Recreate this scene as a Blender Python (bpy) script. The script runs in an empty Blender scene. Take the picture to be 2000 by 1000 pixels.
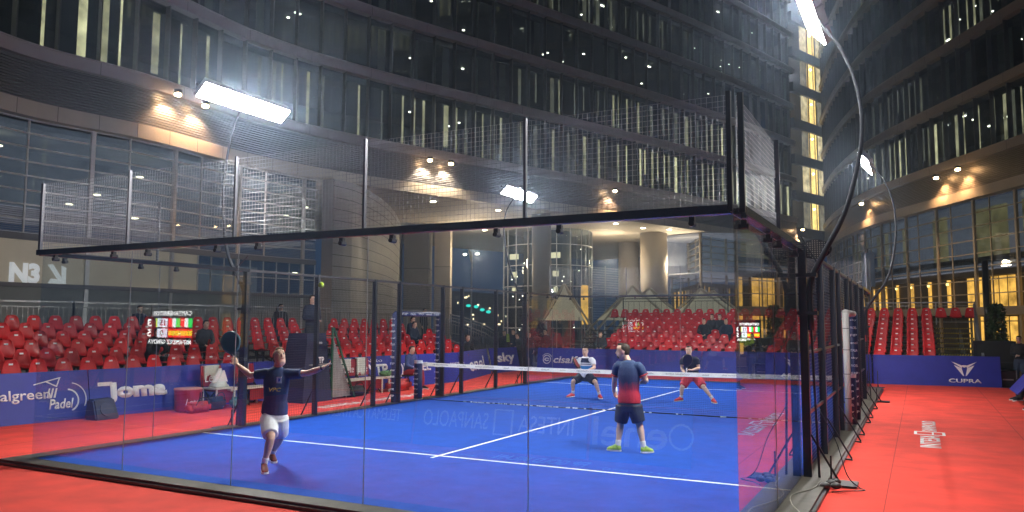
import bpy, bmesh, math, random
from mathutils import Vector as V, Matrix
random.seed(7)
S = bpy.context.scene
COL = S.collection
PI = math.pi

# ---------------------------------------------------------------- camera
CAM = V((6.4201, -6.8893, 1.9766))
YAW, PIT, ROL, FPX = -0.48256, 0.08637, 0.00438, 1514.3
_f = V((math.sin(YAW)*math.cos(PIT), math.cos(YAW)*math.cos(PIT), math.sin(PIT)))
_r0 = V((math.cos(YAW), -math.sin(YAW), 0)); _u0 = _r0.cross(_f)
_r = _r0*math.cos(ROL) + _u0*math.sin(ROL); _u = -_r0*math.sin(ROL) + _u0*math.cos(ROL)
cd = bpy.data.cameras.new('camera'); cam = bpy.data.objects.new('camera', cd); COL.objects.link(cam)
M = Matrix.Identity(4)
for i in range(3):
    M[i][0], M[i][1], M[i][2], M[i][3] = _r[i], _u[i], -_f[i], CAM[i]
cam.matrix_world = M
cd.sensor_width = 36; cd.lens = FPX/2000*36; cd.clip_end = 2000; cd.clip_start = .05
S.camera = cam
def ray(px, py): return _r*((px-1000)/FPX) - _u*((py-500)/FPX) + _f
def atx(px, py, x): d = ray(px, py); return CAM + d*((x-CAM.x)/d.x)
LDIR = V((.1025, .9947, 0)); LN = V((.9947, -.1025, 0)); LP0 = V((-9.58, 0, 0))   # line of the left boards, turned a little to the court
def lpt(s, off=0., z=0.): p = LP0+LDIR*s-LN*off; return V((p.x, p.y, z))
def sl(px, py, off=0.):
    d = ray(px, py); t = (LN.dot(LP0)-off-LN.dot(CAM))/LN.dot(d); return (CAM+d*t-LP0).dot(LDIR)
def aty(px, py, y): d = ray(px, py); return CAM + d*((y-CAM.y)/d.y)
def atz(px, py, z): d = ray(px, py); return CAM + d*((z-CAM.z)/d.z)
def plan(px, d):
    return V((CAM.x, CAM.y)) + V((_f.x, _f.y)).normalized()*d + V((_r0.x, _r0.y))*(d*(px-1000)/FPX)

# ---------------------------------------------------------------- world, exposure
w = bpy.data.worlds.new('World'); S.world = w; w.use_nodes = True
bg = w.node_tree.nodes['Background']; bg.inputs[1].default_value = .32
tc = w.node_tree.nodes.new('ShaderNodeTexCoord'); sx = w.node_tree.nodes.new('ShaderNodeSeparateXYZ')
rp = w.node_tree.nodes.new('ShaderNodeValToRGB')
w.node_tree.links.new(tc.outputs['Generated'], sx.inputs[0]); w.node_tree.links.new(sx.outputs[2], rp.inputs[0])
w.node_tree.links.new(rp.outputs[0], bg.inputs[0])
rp.color_ramp.elements[0].position = .0; rp.color_ramp.elements[0].color = (.035, .075, .16, 1)
rp.color_ramp.elements[1].position = .6; rp.color_ramp.elements[1].color = (.015, .03, .075, 1)
S.view_settings.view_transform = 'Standard'; S.view_settings.look = 'None'
S.view_settings.exposure = .68; S.view_settings.gamma = 1
c = S.cycles
c.max_bounces = 12; c.diffuse_bounces = 3; c.glossy_bounces = 4; c.transmission_bounces = 4
c.transparent_max_bounces = 40; c.volume_bounces = 0
c.sample_clamp_indirect = 4; c.sample_clamp_direct = 0
c.use_denoising = True; c.caustics_reflective = False; c.caustics_refractive = False
try: c.use_light_tree = True
except Exception: pass

# ---------------------------------------------------------------- materials
MC = {}
def mat(name, col, rough=.6, metal=0., em=None, es=0., var=0., vs=8., bump=0., spec=.5, vdark=None):
    if name in MC: return MC[name]
    m = bpy.data.materials.new(name); m.use_nodes = True; nt = m.node_tree
    b = nt.nodes['Principled BSDF']
    b.inputs['Base Color'].default_value = (*col, 1); b.inputs['Roughness'].default_value = rough
    b.inputs['Metallic'].default_value = metal; b.inputs['Specular IOR Level'].default_value = spec
    if em: b.inputs['Emission Color'].default_value = (*em, 1); b.inputs['Emission Strength'].default_value = es
    if var or bump:
        g = nt.nodes.new('ShaderNodeNewGeometry'); n = nt.nodes.new('ShaderNodeTexNoise')
        n.inputs['Scale'].default_value = vs; n.inputs['Detail'].default_value = 5
        nt.links.new(g.outputs['Position'], n.inputs['Vector'])
        if var:
            r = nt.nodes.new('ShaderNodeValToRGB')
            r.color_ramp.elements[0].position = .3; r.color_ramp.elements[1].position = .7
            r.color_ramp.elements[0].color = (*[x*(1-var) for x in col], 1)
            r.color_ramp.elements[1].color = (*[min(1, x*(1+var)) for x in col], 1)
            nt.links.new(n.outputs['Fac'], r.inputs[0]); nt.links.new(r.outputs[0], b.inputs['Base Color'])
        if bump:
            bp = nt.nodes.new('ShaderNodeBump'); bp.inputs['Strength'].default_value = bump
            nt.links.new(n.outputs['Fac'], bp.inputs['Height']); nt.links.new(bp.outputs[0], b.inputs['Normal'])
    MC[name] = m; return m
def glassmat(name, tint=(1, 1, 1), f0=.045, rough=0., power=5.):
    if name in MC: return MC[name]
    m = bpy.data.materials.new(name); m.use_nodes = True; nt = m.node_tree; N = nt.nodes; L = nt.links
    for n in list(N): N.remove(n)
    out = N.new('ShaderNodeOutputMaterial'); mix = N.new('ShaderNodeMixShader')
    t = N.new('ShaderNodeBsdfTransparent'); t.inputs[0].default_value = (*tint, 1)
    g = N.new('ShaderNodeBsdfGlossy'); g.inputs['Roughness'].default_value = rough
    ge = N.new('ShaderNodeNewGeometry'); dp = N.new('ShaderNodeVectorMath'); dp.operation = 'DOT_PRODUCT'
    L.new(ge.outputs['Incoming'], dp.inputs[0]); L.new(ge.outputs['Normal'], dp.inputs[1])
    def mth(op, a, b=None):
        n = N.new('ShaderNodeMath'); n.operation = op
        for i, q in enumerate((a, b)):
            if q is None: continue
            if isinstance(q, (int, float)): n.inputs[i].default_value = q
            else: L.new(q, n.inputs[i])
        return n.outputs[0]
    ab = mth('ABSOLUTE', dp.outputs['Value']); om = mth('SUBTRACT', 1., ab); pw = mth('POWER', om, power)
    fr = mth('ADD', mth('MULTIPLY', pw, 1-f0), f0)
    L.new(fr, mix.inputs[0]); L.new(t.outputs[0], mix.inputs[1]); L.new(g.outputs[0], mix.inputs[2])
    L.new(mix.outputs[0], out.inputs[0]); MC[name] = m; return m
def emis(name, col, s, nz=0.):
    if name in MC: return MC[name]
    m = bpy.data.materials.new(name); m.use_nodes = True; nt = m.node_tree
    for n in list(nt.nodes): nt.nodes.remove(n)
    o = nt.nodes.new('ShaderNodeOutputMaterial'); e = nt.nodes.new('ShaderNodeEmission')
    e.inputs[0].default_value = (*col, 1); e.inputs[1].default_value = s
    nt.links.new(e.outputs[0], o.inputs[0]); MC[name] = m
    if nz:
        g = nt.nodes.new('ShaderNodeNewGeometry'); n = nt.nodes.new('ShaderNodeTexNoise'); n.inputs['Scale'].default_value = 1.6; n.inputs['Detail'].default_value = 6
        mr = nt.nodes.new('ShaderNodeMapRange'); mr.inputs[1].default_value = .3; mr.inputs[2].default_value = .7; mr.inputs[3].default_value = s*(1-nz); mr.inputs[4].default_value = s*(1+nz)
        nt.links.new(g.outputs['Position'], n.inputs['Vector']); nt.links.new(n.outputs['Fac'], mr.inputs[0]); nt.links.new(mr.outputs[0], e.inputs[1])
    return m

# ---------------------------------------------------------------- mesh helpers
def obj(name, bm, m, parent=None, smooth=False, loc=None):
    me = bpy.data.meshes.new(name)
    if smooth:
        for f in bm.faces: f.smooth = True
    bm.to_mesh(me); bm.free()
    for x in (m if isinstance(m, (list, tuple)) else [m]): me.materials.append(x)
    o = bpy.data.objects.new(name, me); COL.objects.link(o)
    if loc is not None: o.location = loc
    if parent is not None: o.parent = parent
    return o
def tag(o, label=None, cat=None, group=None, kind=None):
    if label: o['label'] = label
    if cat: o['category'] = cat
    if group: o['group'] = group
    if kind: o['kind'] = kind
    return o
def thing(name, label, cat, loc=(0, 0, 0), rz=0, group=None):
    o = bpy.data.objects.new(name, None); COL.objects.link(o); o.location = loc; o.rotation_euler = (0, 0, rz)
    o.empty_display_size = .2
    return tag(o, label, cat, group)
def struct(name, bm, m): return tag(obj(name, bm, m), kind='structure')
def B(): return bmesh.new()
def prism(bm, bot, top, mi=0):
    a = [bm.verts.new(p) for p in bot]; b = [bm.verts.new(p) for p in top]; n = len(a)
    fs = [bm.faces.new(a[::-1]), bm.faces.new(b)]
    for i in range(n): fs.append(bm.faces.new((a[i], a[(i+1) % n], b[(i+1) % n], b[i])))
    for f in fs: f.material_index = mi
def box(bm, lo, hi, mi=0):
    x0, y0, z0 = lo; x1, y1, z1 = hi
    prism(bm, [(x0, y0, z0), (x1, y0, z0), (x1, y1, z0), (x0, y1, z0)], [(x0, y0, z1), (x1, y0, z1), (x1, y1, z1), (x0, y1, z1)], mi)
def bar(bm, p, q, w_, h_=None, up=(0, 0, 1), mi=0):
    p, q, up = V(p), V(q), V(up); d = (q-p).normalized()
    if abs(d.dot(up)) > .98: up = V((1, 0, 0)) if abs(d.x) < .9 else V((0, 1, 0))
    s = d.cross(up).normalized(); u = s.cross(d); h_ = h_ or w_
    r = [s*w_/2+u*h_/2, -s*w_/2+u*h_/2, -s*w_/2-u*h_/2, s*w_/2-u*h_/2]
    prism(bm, [p+x for x in r], [q+x for x in r], mi)
def tube(bm, pts, rad, n=8, cap=True, mi=0, side=None):
    pts = [V(p) for p in pts]; rings = []
    if not isinstance(rad, (list, tuple)): rad = [rad]*len(pts)
    prev = V(side) if side is not None else None
    for i, p in enumerate(pts):
        t = (pts[min(i+1, len(pts)-1)]-pts[max(i-1, 0)])
        t = t.normalized() if t.length > 1e-9 else V((0, 0, 1))
        if prev is None: prev = V((0, 0, 1)) if abs(t.z) < .9 else V((1, 0, 0))
        a = prev-t*prev.dot(t)
        if a.length < 1e-6: a = t.orthogonal()
        a.normalize(); b = t.cross(a)
        if side is None: prev = a
        rr = rad[i]; ra, rb = rr if isinstance(rr, (list, tuple)) else (rr, rr)
        rings.append([bm.verts.new(p+a*ra*math.cos(2*PI*k/n)+b*rb*math.sin(2*PI*k/n)) for k in range(n)])
    for i in range(len(rings)-1):
        for k in range(n):
            f = bm.faces.new((rings[i][k], rings[i][(k+1) % n], rings[i+1][(k+1) % n], rings[i+1][k])); f.material_index = mi
    if cap:
        bm.faces.new(rings[0][::-1]).material_index = mi; bm.faces.new(rings[-1]).material_index = mi
def ell(bm, c_, rx, ry, rz, ax=None, n=12, m=8, mi=0):
    c_ = V(c_); X, Y, Z = ax or (V((1, 0, 0)), V((0, 1, 0)), V((0, 0, 1)))
    rings = []
    for j in range(1, m):
        th = PI*j/m
        rings.append([bm.verts.new(c_+X*rx*math.sin(th)*math.cos(2*PI*k/n)+Y*ry*math.sin(th)*math.sin(2*PI*k/n)-Z*rz*math.cos(th)) for k in range(n)])
    lo = bm.verts.new(c_-Z*rz); hi = bm.verts.new(c_+Z*rz)
    for k in range(n):
        bm.faces.new((lo, rings[0][(k+1) % n], rings[0][k])).material_index = mi
        bm.faces.new((hi, rings[-1][k], rings[-1][(k+1) % n])).material_index = mi
        for j in range(len(rings)-1):
            bm.faces.new((rings[j][k], rings[j][(k+1) % n], rings[j+1][(k+1) % n], rings[j+1][k])).material_index = mi
def cyl(bm, c_, r, h, n=16, mi=0): tube(bm, [V(c_), V(c_)+V((0, 0, h))], r, n, True, mi)
def poly(bm, pts, nrm, th, mi=0):
    n = V(nrm).normalized()*th; prism(bm, [V(p) for p in pts], [V(p)+n for p in pts], mi)
def smoothpts(pts, k=6):
    pts = [V(p) for p in pts]; P = [pts[0]*2-pts[1]]+pts+[pts[-1]*2-pts[-2]]; out = []
    for i in range(1, len(P)-2):
        for j in range(k):
            t = j/k; a, b, c2, d = P[i-1], P[i], P[i+1], P[i+2]
            out.append(.5*((2*b)+(c2-a)*t+(2*a-5*b+4*c2-d)*t*t+(3*b-a-3*c2+d)*t**3))
    return out+[pts[-1]]
def text(s, o, right, up, th=.002, bold=0., shear=0., name='lettering', m=None, parent=None, keep=False):
    """lettering filling the parallelogram o, o+right, o+up; keep=True keeps its own proportions by width"""
    cu = bpy.data.curves.new('t', 'FONT'); cu.body = s; cu.offset = bold; cu.shear = shear; cu.resolution_u = 3
    t = bpy.data.objects.new('t', cu); COL.objects.link(t)
    dg = bpy.context.evaluated_depsgraph_get(); me = bpy.data.meshes.new_from_object(t.evaluated_get(dg))
    COL.objects.unlink(t); bpy.data.objects.remove(t); bpy.data.curves.remove(cu)
    xs = [v.co.x for v in me.vertices]; ys = [v.co.y for v in me.vertices]
    x0, x1, y0, y1 = min(xs), max(xs), min(ys), max(ys); right, up, o = V(right), V(up), V(o)
    nrm = right.cross(up).normalized()
    bm = B(); bm.from_mesh(me); bpy.data.meshes.remove(me)
    for v in bm.verts:
        a = (v.co.x-x0)/(x1-x0); b = (v.co.y-y0)/(y1-y0); v.co = o+right*a+up*b+nrm*(th*.5)
    r = bmesh.ops.extrude_face_region(bm, geom=list(bm.faces))
    for e in r['geom']:
        if isinstance(e, bmesh.types.BMVert): e.co += nrm*th
    return obj(name, bm, m or WHITEINK, parent)
def dup(root, loc=None, rz=None, label=None, group=None, mw=None):
    r = root.copy(); COL.objects.link(r)
    if mw is not None: r.matrix_world = mw
    if loc is not None: r.location = loc
    if rz is not None: r.rotation_euler = (0, 0, rz)
    if label: r['label'] = label
    if group: r['group'] = group
    for ch in root.children:
        k = ch.copy(); COL.objects.link(k); k.parent = r
        for g in ch.children:
            d = g.copy(); COL.objects.link(d); d.parent = k
    return r
def onbox(name, lo, hi, m, parent=None, bev=0.):
    bm = B(); box(bm, lo, hi)
    if bev: bmesh.ops.bevel(bm, geom=bm.edges[:], offset=bev, segments=2, affect='EDGES')
    return obj(name, bm, m, parent)
ORD = ['first', 'second', 'third', 'fourth', 'fifth', 'sixth', 'seventh', 'eighth', 'ninth', 'tenth', 'eleventh', 'twelfth', 'thirteenth', 'fourteenth', 'fifteenth', 'sixteenth', 'seventeenth', 'eighteenth', 'nineteenth', 'twentieth', 'twenty-first', 'twenty-second', 'twenty-third', 'twenty-fourth', 'twenty-fifth', 'twenty-sixth', 'twenty-seventh', 'twenty-eighth']

WHITEINK = mat('white_ink', (.8, .8, .8), .6)
BLACK = mat('black_steel', (.012, .013, .018), .35, .0)
WIRE = mat('mesh_wire', (.34, .35, .38), .30, 1.)
GREYMET = mat('grey_metal', (.35, .36, .37), .4, .7)
SHINY = mat('bright_steel', (.6, .62, .64), .25, 1.)
BOARD = mat('board_blue', (.02, .03, .30), .5, var=.10, vs=3)
NAVYPAD = mat('navy_padding', (.015, .022, .09), .55)
GLASS = glassmat('court_glass', (.97, .985, .98), .055, power=4.2)
BEAM = mat('beam_gloss', (.014, .014, .024), .16, spec=.9)
# ================================================================ GROUND AND COURT
bm = B(); box(bm, (-160, -60, -.3), (160, 240, -.12)); struct('ground', bm, mat('paving', (.07, .07, .075), .7, var=.25, vs=1.2))
def carpetmat():
    m = mat('red_carpet', (.74, .052, .032), .9, var=.16, vs=1.7, bump=.15)
    nt = m.node_tree; b = nt.nodes['Principled BSDF']; N = nt.nodes; L = nt.links
    g = N.new('ShaderNodeNewGeometry'); n = N.new('ShaderNodeTexNoise'); n.inputs['Scale'].default_value = 1.1; n.inputs['Detail'].default_value = 4
    mp = N.new('ShaderNodeMapping'); mp.inputs['Scale'].default_value = (.5, 3., 1)
    L.new(g.outputs['Position'], mp.inputs[0]); L.new(mp.outputs[0], n.inputs['Vector'])
    r = N.new('ShaderNodeValToRGB'); r.color_ramp.elements[0].position = .50; r.color_ramp.elements[1].position = .80
    r.color_ramp.elements[0].color = (0, 0, 0, 1); r.color_ramp.elements[1].color = (.22, .22, .22, 1)
    mx = N.new('ShaderNodeMix'); mx.data_type = 'RGBA'; mx.inputs[7].default_value = (.40, .02, .015, 1)
    src = b.inputs['Base Color'].links[0].from_socket
    L.new(n.outputs['Fac'], r.inputs[0]); L.new(r.outputs[0], mx.inputs[0]); L.new(src, mx.inputs[6]); L.new(mx.outputs[2], b.inputs['Base Color'])
    return m
bm = B(); box(bm, (-9.6, -12, -.12), (14, 23.2, -.06)); carpet = struct('red_carpet', bm, carpetmat())
bm = B()
for x in (-9.0, -7.0, -5.9, 6.0, 8.0, 10.0, 12.0):
    box(bm, (x-.004, -12, -.060), (x+.004, 23.1, -.0585))
tag(obj('carpet_seams', bm, mat('seam', (.30, .015, .01), .9)), kind='structure')
bm = B(); box(bm, (-5, 0, -.06), (5, 20, 0)); struct('court_turf', bm, mat('blue_turf', (.005, .060, .38), .9, var=.22, vs=2.5, bump=.2, spec=.2))
for n_ in MC['blue_turf'].node_tree.nodes:
    if n_.type == 'TEX_NOISE': n_.inputs['Detail'].default_value = 14; n_.inputs['Roughness'].default_value = .72
bm = B()
box(bm, (-5, 3.02, 0), (5, 3.07, .004)); box(bm, (-5, 16.93, 0), (5, 16.98, .004)); box(bm, (-.025, 2.85, 0), (.025, 3.02, .004)); box(bm, (-.025, 3.07, 0), (.025, 16.93, .004)); box(bm, (-.025, 16.98, 0), (.025, 17.15, .004))
struct('court_lines', bm, mat('line_white', (.8, .8, .8), .8))
# black base beam round the court
bm = B()
box(bm, (-5.32, -.28, -.06), (5.32, 0, .012)); box(bm, (-5.32, 20, -.06), (5.32, 20.28, .012))
box(bm, (-5.32, 0, -.06), (-5, 20, .012)); box(bm, (5, 0, -.06), (5.32, 20, .012))
struct('court_base', bm, mat('base_rubber', (.065, .058, .045), .45, var=.3, vs=6, bump=.3))
bm = B(); box(bm, (-5.36, -.32, -.06), (5.36, -.28, -.02)); box(bm, (5.32, -.28, -.06), (5.36, 20.3, -.02)); box(bm, (-5.36, -.28, -.06), (-5.32, 20.3, -.02))
struct('court_base_lip', bm, BLACK)

# ================================================================ GLASS WALLS, MESH, POSTS
def meshpanel(bm, a, b, z0, z1, pitch=.05, r=.0022):
    """welded wire panel standing between plan points a and b"""
    a, b = V((a[0], a[1], 0)), V((b[0], b[1], 0)); L_ = (b-a).length; d = (b-a)/L_; nr = V((-d.y, d.x, 0))
    n = max(1, round(L_/pitch))
    for i in range(n+1):
        p = a+d*(L_*i/n)+nr*r; tube(bm, [p+V((0, 0, z0)), p+V((0, 0, z1))], r, 6, False)
    k = max(1, round((z1-z0)/pitch))
    for j in range(k+1):
        z = z0+(z1-z0)*j/k; tube(bm, [a+V((0, 0, z))-nr*r, b+V((0, 0, z))-nr*r], r, 6, False)
def glasswall(name, label, a, b, outward, seam, pieces, meshes, beam=True):
    """a,b plan ends; pieces = pane boundaries along it; meshes = list of (s0,s1,z0,z1)"""
    t = thing(name, label, 'glass wall', (a[0], a[1], 0))
    A, Bp = V((0, 0, 0)), V((b[0]-a[0], b[1]-a[1], 0)); L_ = Bp.length; d = Bp/L_; o_ = V((outward[0], outward[1], 0))
    for s0, s1 in zip(pieces[:-1], pieces[1:]):
        bm = B(); p, q = d*(s0+.004), d*(s1-.004)
        prism(bm, [p+V((0, 0, .012)), q+V((0, 0, .012)), q+o_*.006+V((0, 0, .012)), p+o_*.006+V((0, 0, .012))], [p+V((0, 0, 2.93)), q+V((0, 0, 2.93)), q+o_*.006+V((0, 0, 2.93)), p+o_*.006+V((0, 0, 2.93))])
        bmesh.ops.recalc_face_normals(bm, faces=bm.faces)
        obj('glass_pane', bm, GLASS, t)
    for s in pieces:
        if s in (0, pieces[-1]): continue
        bm = B(); bar(bm, d*s+o_*.003+V((0, 0, .012)), d*s+o_*.003+V((0, 0, 2.93)), .006, .010, up=tuple(o_))
        obj('joint_seal', bm, mat('seal_grey', (.22, .24, .26), .3), t)
    bm = B(); z = 2.965
    p, q = A-d*.0, Bp
    bar(bm, p+o_*.05+V((0, 0, z)), q+o_*.05+V((0, 0, z)), .09, .055); bar(bm, p+o_*.104+V((0, 0, z+.012)), q+o_*.104+V((0, 0, z+.012)), .008, .075)
    obj('top_beam', bm, BEAM, t)
    bm = B()
    for s0, s1 in zip(pieces[:-1], pieces[1:]):
        for s in (s0+.35, s1-.35):
            c_ = d*s+o_*.03; bar(bm, c_+V((0, 0, 2.93)), c_+V((0, 0, 2.86)), .05, .05, up=tuple(d))
            tube(bm, [c_-o_*.05+V((0, 0, 2.87)), c_+o_*.04+V((0, 0, 2.87))], .026, 10)
    obj('clamps', bm, BLACK, t)
    for s0, s1, z0, z1 in meshes:
        bm = B(); meshpanel(bm, d*s0+o_*.05, d*s1+o_*.05, z0, z1); obj('mesh_panel', bm, WIRE, t, smooth=True)
    for s in sorted({m_[0] for m_ in meshes}|{m_[1] for m_ in meshes}):
        top = max(m_[3] for m_ in meshes)
        if a[0] < 0 and s == 0 and len(meshes) > 1: continue
        bm = B(); bar(bm, d*s+o_*.085+V((0, 0, 2.95)), d*s+o_*.085+V((0, 0, top+.02)), *((.028, .04) if 0 < s < L_ else (.04, .05)), up=tuple(o_)); obj('mesh_post', bm, mat('post_grey', (.16, .16, .18), .3, .7) if 0 < s < L_ or a[0] < 0 and s == 0 else BLACK, t)
    return t
E5 = [0, 2, 4, 6, 8, 10]
M5 = [(s, s+2, 3.0, 4.0) for s in (0, 2, 4, 6, 8)]
glasswall('back_glass_wall', 'nearest long wall of clear glass panes with wire mesh standing above its dark beam', (-5, 0), (5, 0), (0, -1), 1, E5, M5)
glasswall('back_glass_wall', 'far end glass wall behind the two facing players, in front of the blue boards', (-5, 20), (5, 20), (0, 1), 1, E5, M5)
for sx_, y0, lb in ((5, 0, 'right-hand corner glass beside the open red walkway, reflecting red carpet'), (-5, 0, 'near left corner glass in front of the red seats'), (5, 16, 'far right corner glass at the end of the black mesh fence'), (-5, 16, 'far left corner glass close to the sky board')):
    glasswall('side_glass_wall', lb, (sx_, y0), (sx_, y0+4), (1 if sx_ > 0 else -1, 0), 1, [0, 2, 4], [((0, 2, 3.0, 4.0) if y0 == 0 else (2, 4, 3.0, 4.0))])
def sidefence(sx_, lb):
    o_ = 1 if sx_ > 0 else -1
    t = thing('mesh_fence', lb, 'fence', (sx_, 4, 0))
    for y in (0, 2, 4, 5, 7, 8, 10, 12):
        big = y in (0, 12)
        bm = B(); wd = .10 if big else .07
        box(bm, (o_*.07-.05, y-wd/2, .012), (o_*.07+.05, y+wd/2, 3.0)); post = obj('post', bm, BLACK, t)
        bm = B()
        f0, f1 = V((o_*.12, y, .0)), V((o_*.46, y, -.045))
        bar(bm, f0+V((0, 0, -.03)), f1, .05, .02); bar(bm, V((o_*.12, y, .55)), V((o_*.45, y, -.03)), .022, .025)
        if big: bar(bm, V((o_*.35, y, .30)), V((o_*.35, y, -.02)), .02)
        obj('foot_brace', bm, BLACK, t)
    for y0, y1 in ((0, 2), (2, 4), (4, 5), (7, 8), (8, 10), (10, 12)):
        bm = B(); meshpanel(bm, (o_*.03, y0+.03), (o_*.03, y1-.03), .03, 2.95, r=.0018); obj('mesh_panel', bm, mat('dark_wire', (.02, .02, .025), .4, .2), t, smooth=True)
    bm = B(); meshpanel(bm, (o_*.03, 5.03), (o_*.03, 6.97), 2.22, 2.95, r=.0018); obj('mesh_panel', bm, mat('dark_wire', (.02, .02, .025)), t, smooth=True)
    bm = B(); bar(bm, (o_*.07, 0, 2.97), (o_*.07, 12, 2.97), .06, .05); obj('top_rail', bm, mat('rail_dark', (.05, .045, .055), .3, .3), t)
    if o_ > 0:
        for z in (.8, 1.6):
            for y0, y1 in ((0, 2), (2, 4), (4, 5), (7, 8), (8, 10), (10, 12)):
                bm = B(); bar(bm, (.07, y0+.04, z), (.07, y1-.04, z), .03, .035); obj('middle_rail', bm, mat('rail_mid', (.10, .09, .10), .3, .3), t)
    return t
sidefence(5, 'black mesh fence with foot braces along the right walkway'); sidefence(-5, 'black mesh fence on the left between court and players benches')
# door frames with padding
def doorframe(sx_, lb):
    o_ = 1 if sx_ > 0 else -1
    t = thing('door_frame', lb, 'door frame', (sx_+o_*.19, 9, 0))
    for k, y in enumerate((.0, 2.0)):
        grey = (o_ > 0 and k == 0)
        bm = B(); tube(bm, [(0, y, .0), (0, y, 2.2)], .08 if not grey else .06, 14)
        p = obj('padded_post', bm, NAVYPAD if not grey else mat('grey_pad', (.35, .34, .33), .6), t, smooth=True)
        if grey:
            bm = B()
            for z in (.15, .6, 1.05, 1.5, 1.9): tube(bm, [(0, y, z), (0, y, z+.012)], .0625, 12)
            obj('tie', bm, BLACK, p)
        else:
            side = -1 if True else 1
            for i in range(13):
                z = .15+i*.158
                text(['FIP', 'PADEL', 'sky', 'ITALIA', 'enel'][i % 5], (-.065, y-.088, z), (.13, 0, 0), (0, 0, .05), .003, m=WHITEINK, parent=p, name='print')
    bm = B(); tube(bm, [(0, 0, 2.2), (0, 2, 2.2)], .065, 12); b_ = obj('padded_crossbar', bm, NAVYPAD if o_ < 0 else mat('grey_pad', (.35, .34, .33)), t, smooth=True)
    if o_ < 0:
        for i in range(5): text(['FIP', 'PADEL', 'sky', 'enel', 'ITALIA'][i], (.07, .2+i*.36, 2.17), (0, .24, 0), (0, 0, .06), .003, parent=b_, name='print')
    return t
doorframe(5, 'court doorway frame of padded posts on the right walkway, one post grey'); doorframe(-5, 'court doorway frame in navy padding beside the left net post')
# net
t = thing('padel_net', 'black padel net with white printed tape across the blue court', 'net', (0, 10, 0))
bm = B()
n = 250
def nz(x): return .88+.04*(x/5)**2
for i in range(n+1):
    x = -5+10*i/n; tube(bm, [(x, 0, .02), (x, 0, nz(x)-.04)], .0013, 4, False)
for j in range(21):
    tube(bm, [(x_*1., 0, .02+(nz(x_)-.08)*j/21) for x_ in (-5, -2.5, 0, 2.5, 5)], .0013, 4, False)
obj('netting', bm, mat('net_black', (.012, .012, .014), .7), t)
bm = B()
for i in range(20):
    x0, x1 = -5+.5*i, -4.5+.5*i
    prism(bm, [(x0, -.012, nz(x0)-.055), (x1, -.012, nz(x1)-.055), (x1, .012, nz(x1)-.055), (x0, .012, nz(x0)-.055)], [(x0, -.010, nz(x0)+.035), (x1, -.010, nz(x1)+.035), (x1, .010, nz(x1)+.035), (x0, .010, nz(x0)+.035)])
bmesh.ops.remove_doubles(bm, verts=bm.verts, dist=1e-5)
tape = obj('tape', bm, mat('tape_white', (.78, .78, .76), .7, var=.08, vs=9), t)
words = ['FIP PROMOTION', 'cisalfa', 'INTESA SANPAOLO', 'enel', 'sky sport', 'ITALIA', 'joma', 'TELEMATICA ITALIA']
x = -4.7; i = 0
while x < 4.5:
    s = words[i % 8]; wd = len(s)*.035; z = nz(x+wd/2)
    text(s, (x, -.014, z-.025), (wd, 0, 0), (0, 0, .035), .002, m=mat('print_grey', (.12, .13, .15)), parent=tape, name='print'); x += wd+.28; i += 1
bm = B(); tube(bm, [(-5, 0, .012), (0, 0, .012), (5, 0, .012)], .012, 6); rope = obj('bottom_cord', bm, BLACK, t)
bm = B(); random.seed(4)
for i in range(70):
    x = random.uniform(-3.9, -1.2) if i < 46 else random.uniform(-1.0, 4.6); l = random.uniform(.02, .07); box(bm, (x, -.016, .004), (x+l, -.010, .022+random.random()*.008))
obj('cord_ties', bm, WHITEINK, rope)
for sx_ in (-1, 1):
    bm = B(); tube(bm, [(sx_*5.16, 0, -.02), (sx_*5.16, 0, .93)], .11, 16); p = obj('padded_net_post', bm, NAVYPAD, t, smooth=True)
    bm = B(); tube(bm, [(sx_*5.16, 0, .93), (sx_*5.16, 0, 1.0)], .115, 16); tube(bm, [(sx_*5.16, 0, -.03), (sx_*5.16, 0, .02)], .112, 16); obj('white_band', bm, WHITEINK, p)
    for i in range(6):
        z = .12+i*.13
        text(['FIP', 'sky', 'PADEL', 'enel', 'FIP', 'ITALIA'][i], (sx_*5.16-.07, -.115, z), (.14, 0, 0), (0, 0, .045), .003, parent=p, name='print')

# ================================================================ BOARDS
def adboard(label, p0, p1, h=.95, lean=.22, th=.03, m=None, feet=True, name='advertising_board', grp='blue advertising boards round the carpet'):
    """panel whose printed face looks to the left of p0->p1 rotated -90 (towards the court)"""
    p0, p1 = V((p0[0], p0[1], 0)), V((p1[0], p1[1], 0)); mid = (p0+p1)/2; d = (p1-p0).normalized(); L_ = (p1-p0).length
    nrm = V((d.y, -d.x, 0))   # face direction
    t = thing(name, label, 'advertising board', (mid.x, mid.y, -.06), group=grp)
    back = -nrm*lean; a, b = -d*L_/2, d*L_/2
    bm = B(); prism(bm, [a, b, b-nrm*th, a-nrm*th], [a+back+V((0, 0, h)), b+back+V((0, 0, h)), b+back-nrm*th+V((0, 0, h)), a+back-nrm*th+V((0, 0, h))])
    bmesh.ops.recalc_face_normals(bm, faces=bm.faces)
    obj('panel', bm, m or BOARD, t)
    bm = B()
    for s in (-.35, .35):
        q = d*L_*s; bar(bm, q+back-nrm*(th+.015)+V((0, 0, h*.9)), q-nrm*(lean+.32)+V((0, 0, .01)), .03)
    obj('prop', bm, BLACK, t)
    up = (back+V((0, 0, h)))/h
    def place(s, u0, v0, w_, h_, **k):   # u along the board from its middle, v up the face
        return text(s, d*u0+up*v0+nrm*.004, d*w_, up*h_, .004, parent=t, **k)
    def pt(u, v): return d*u+up*v+nrm*.004
    return t, place, pt, nrm
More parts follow.
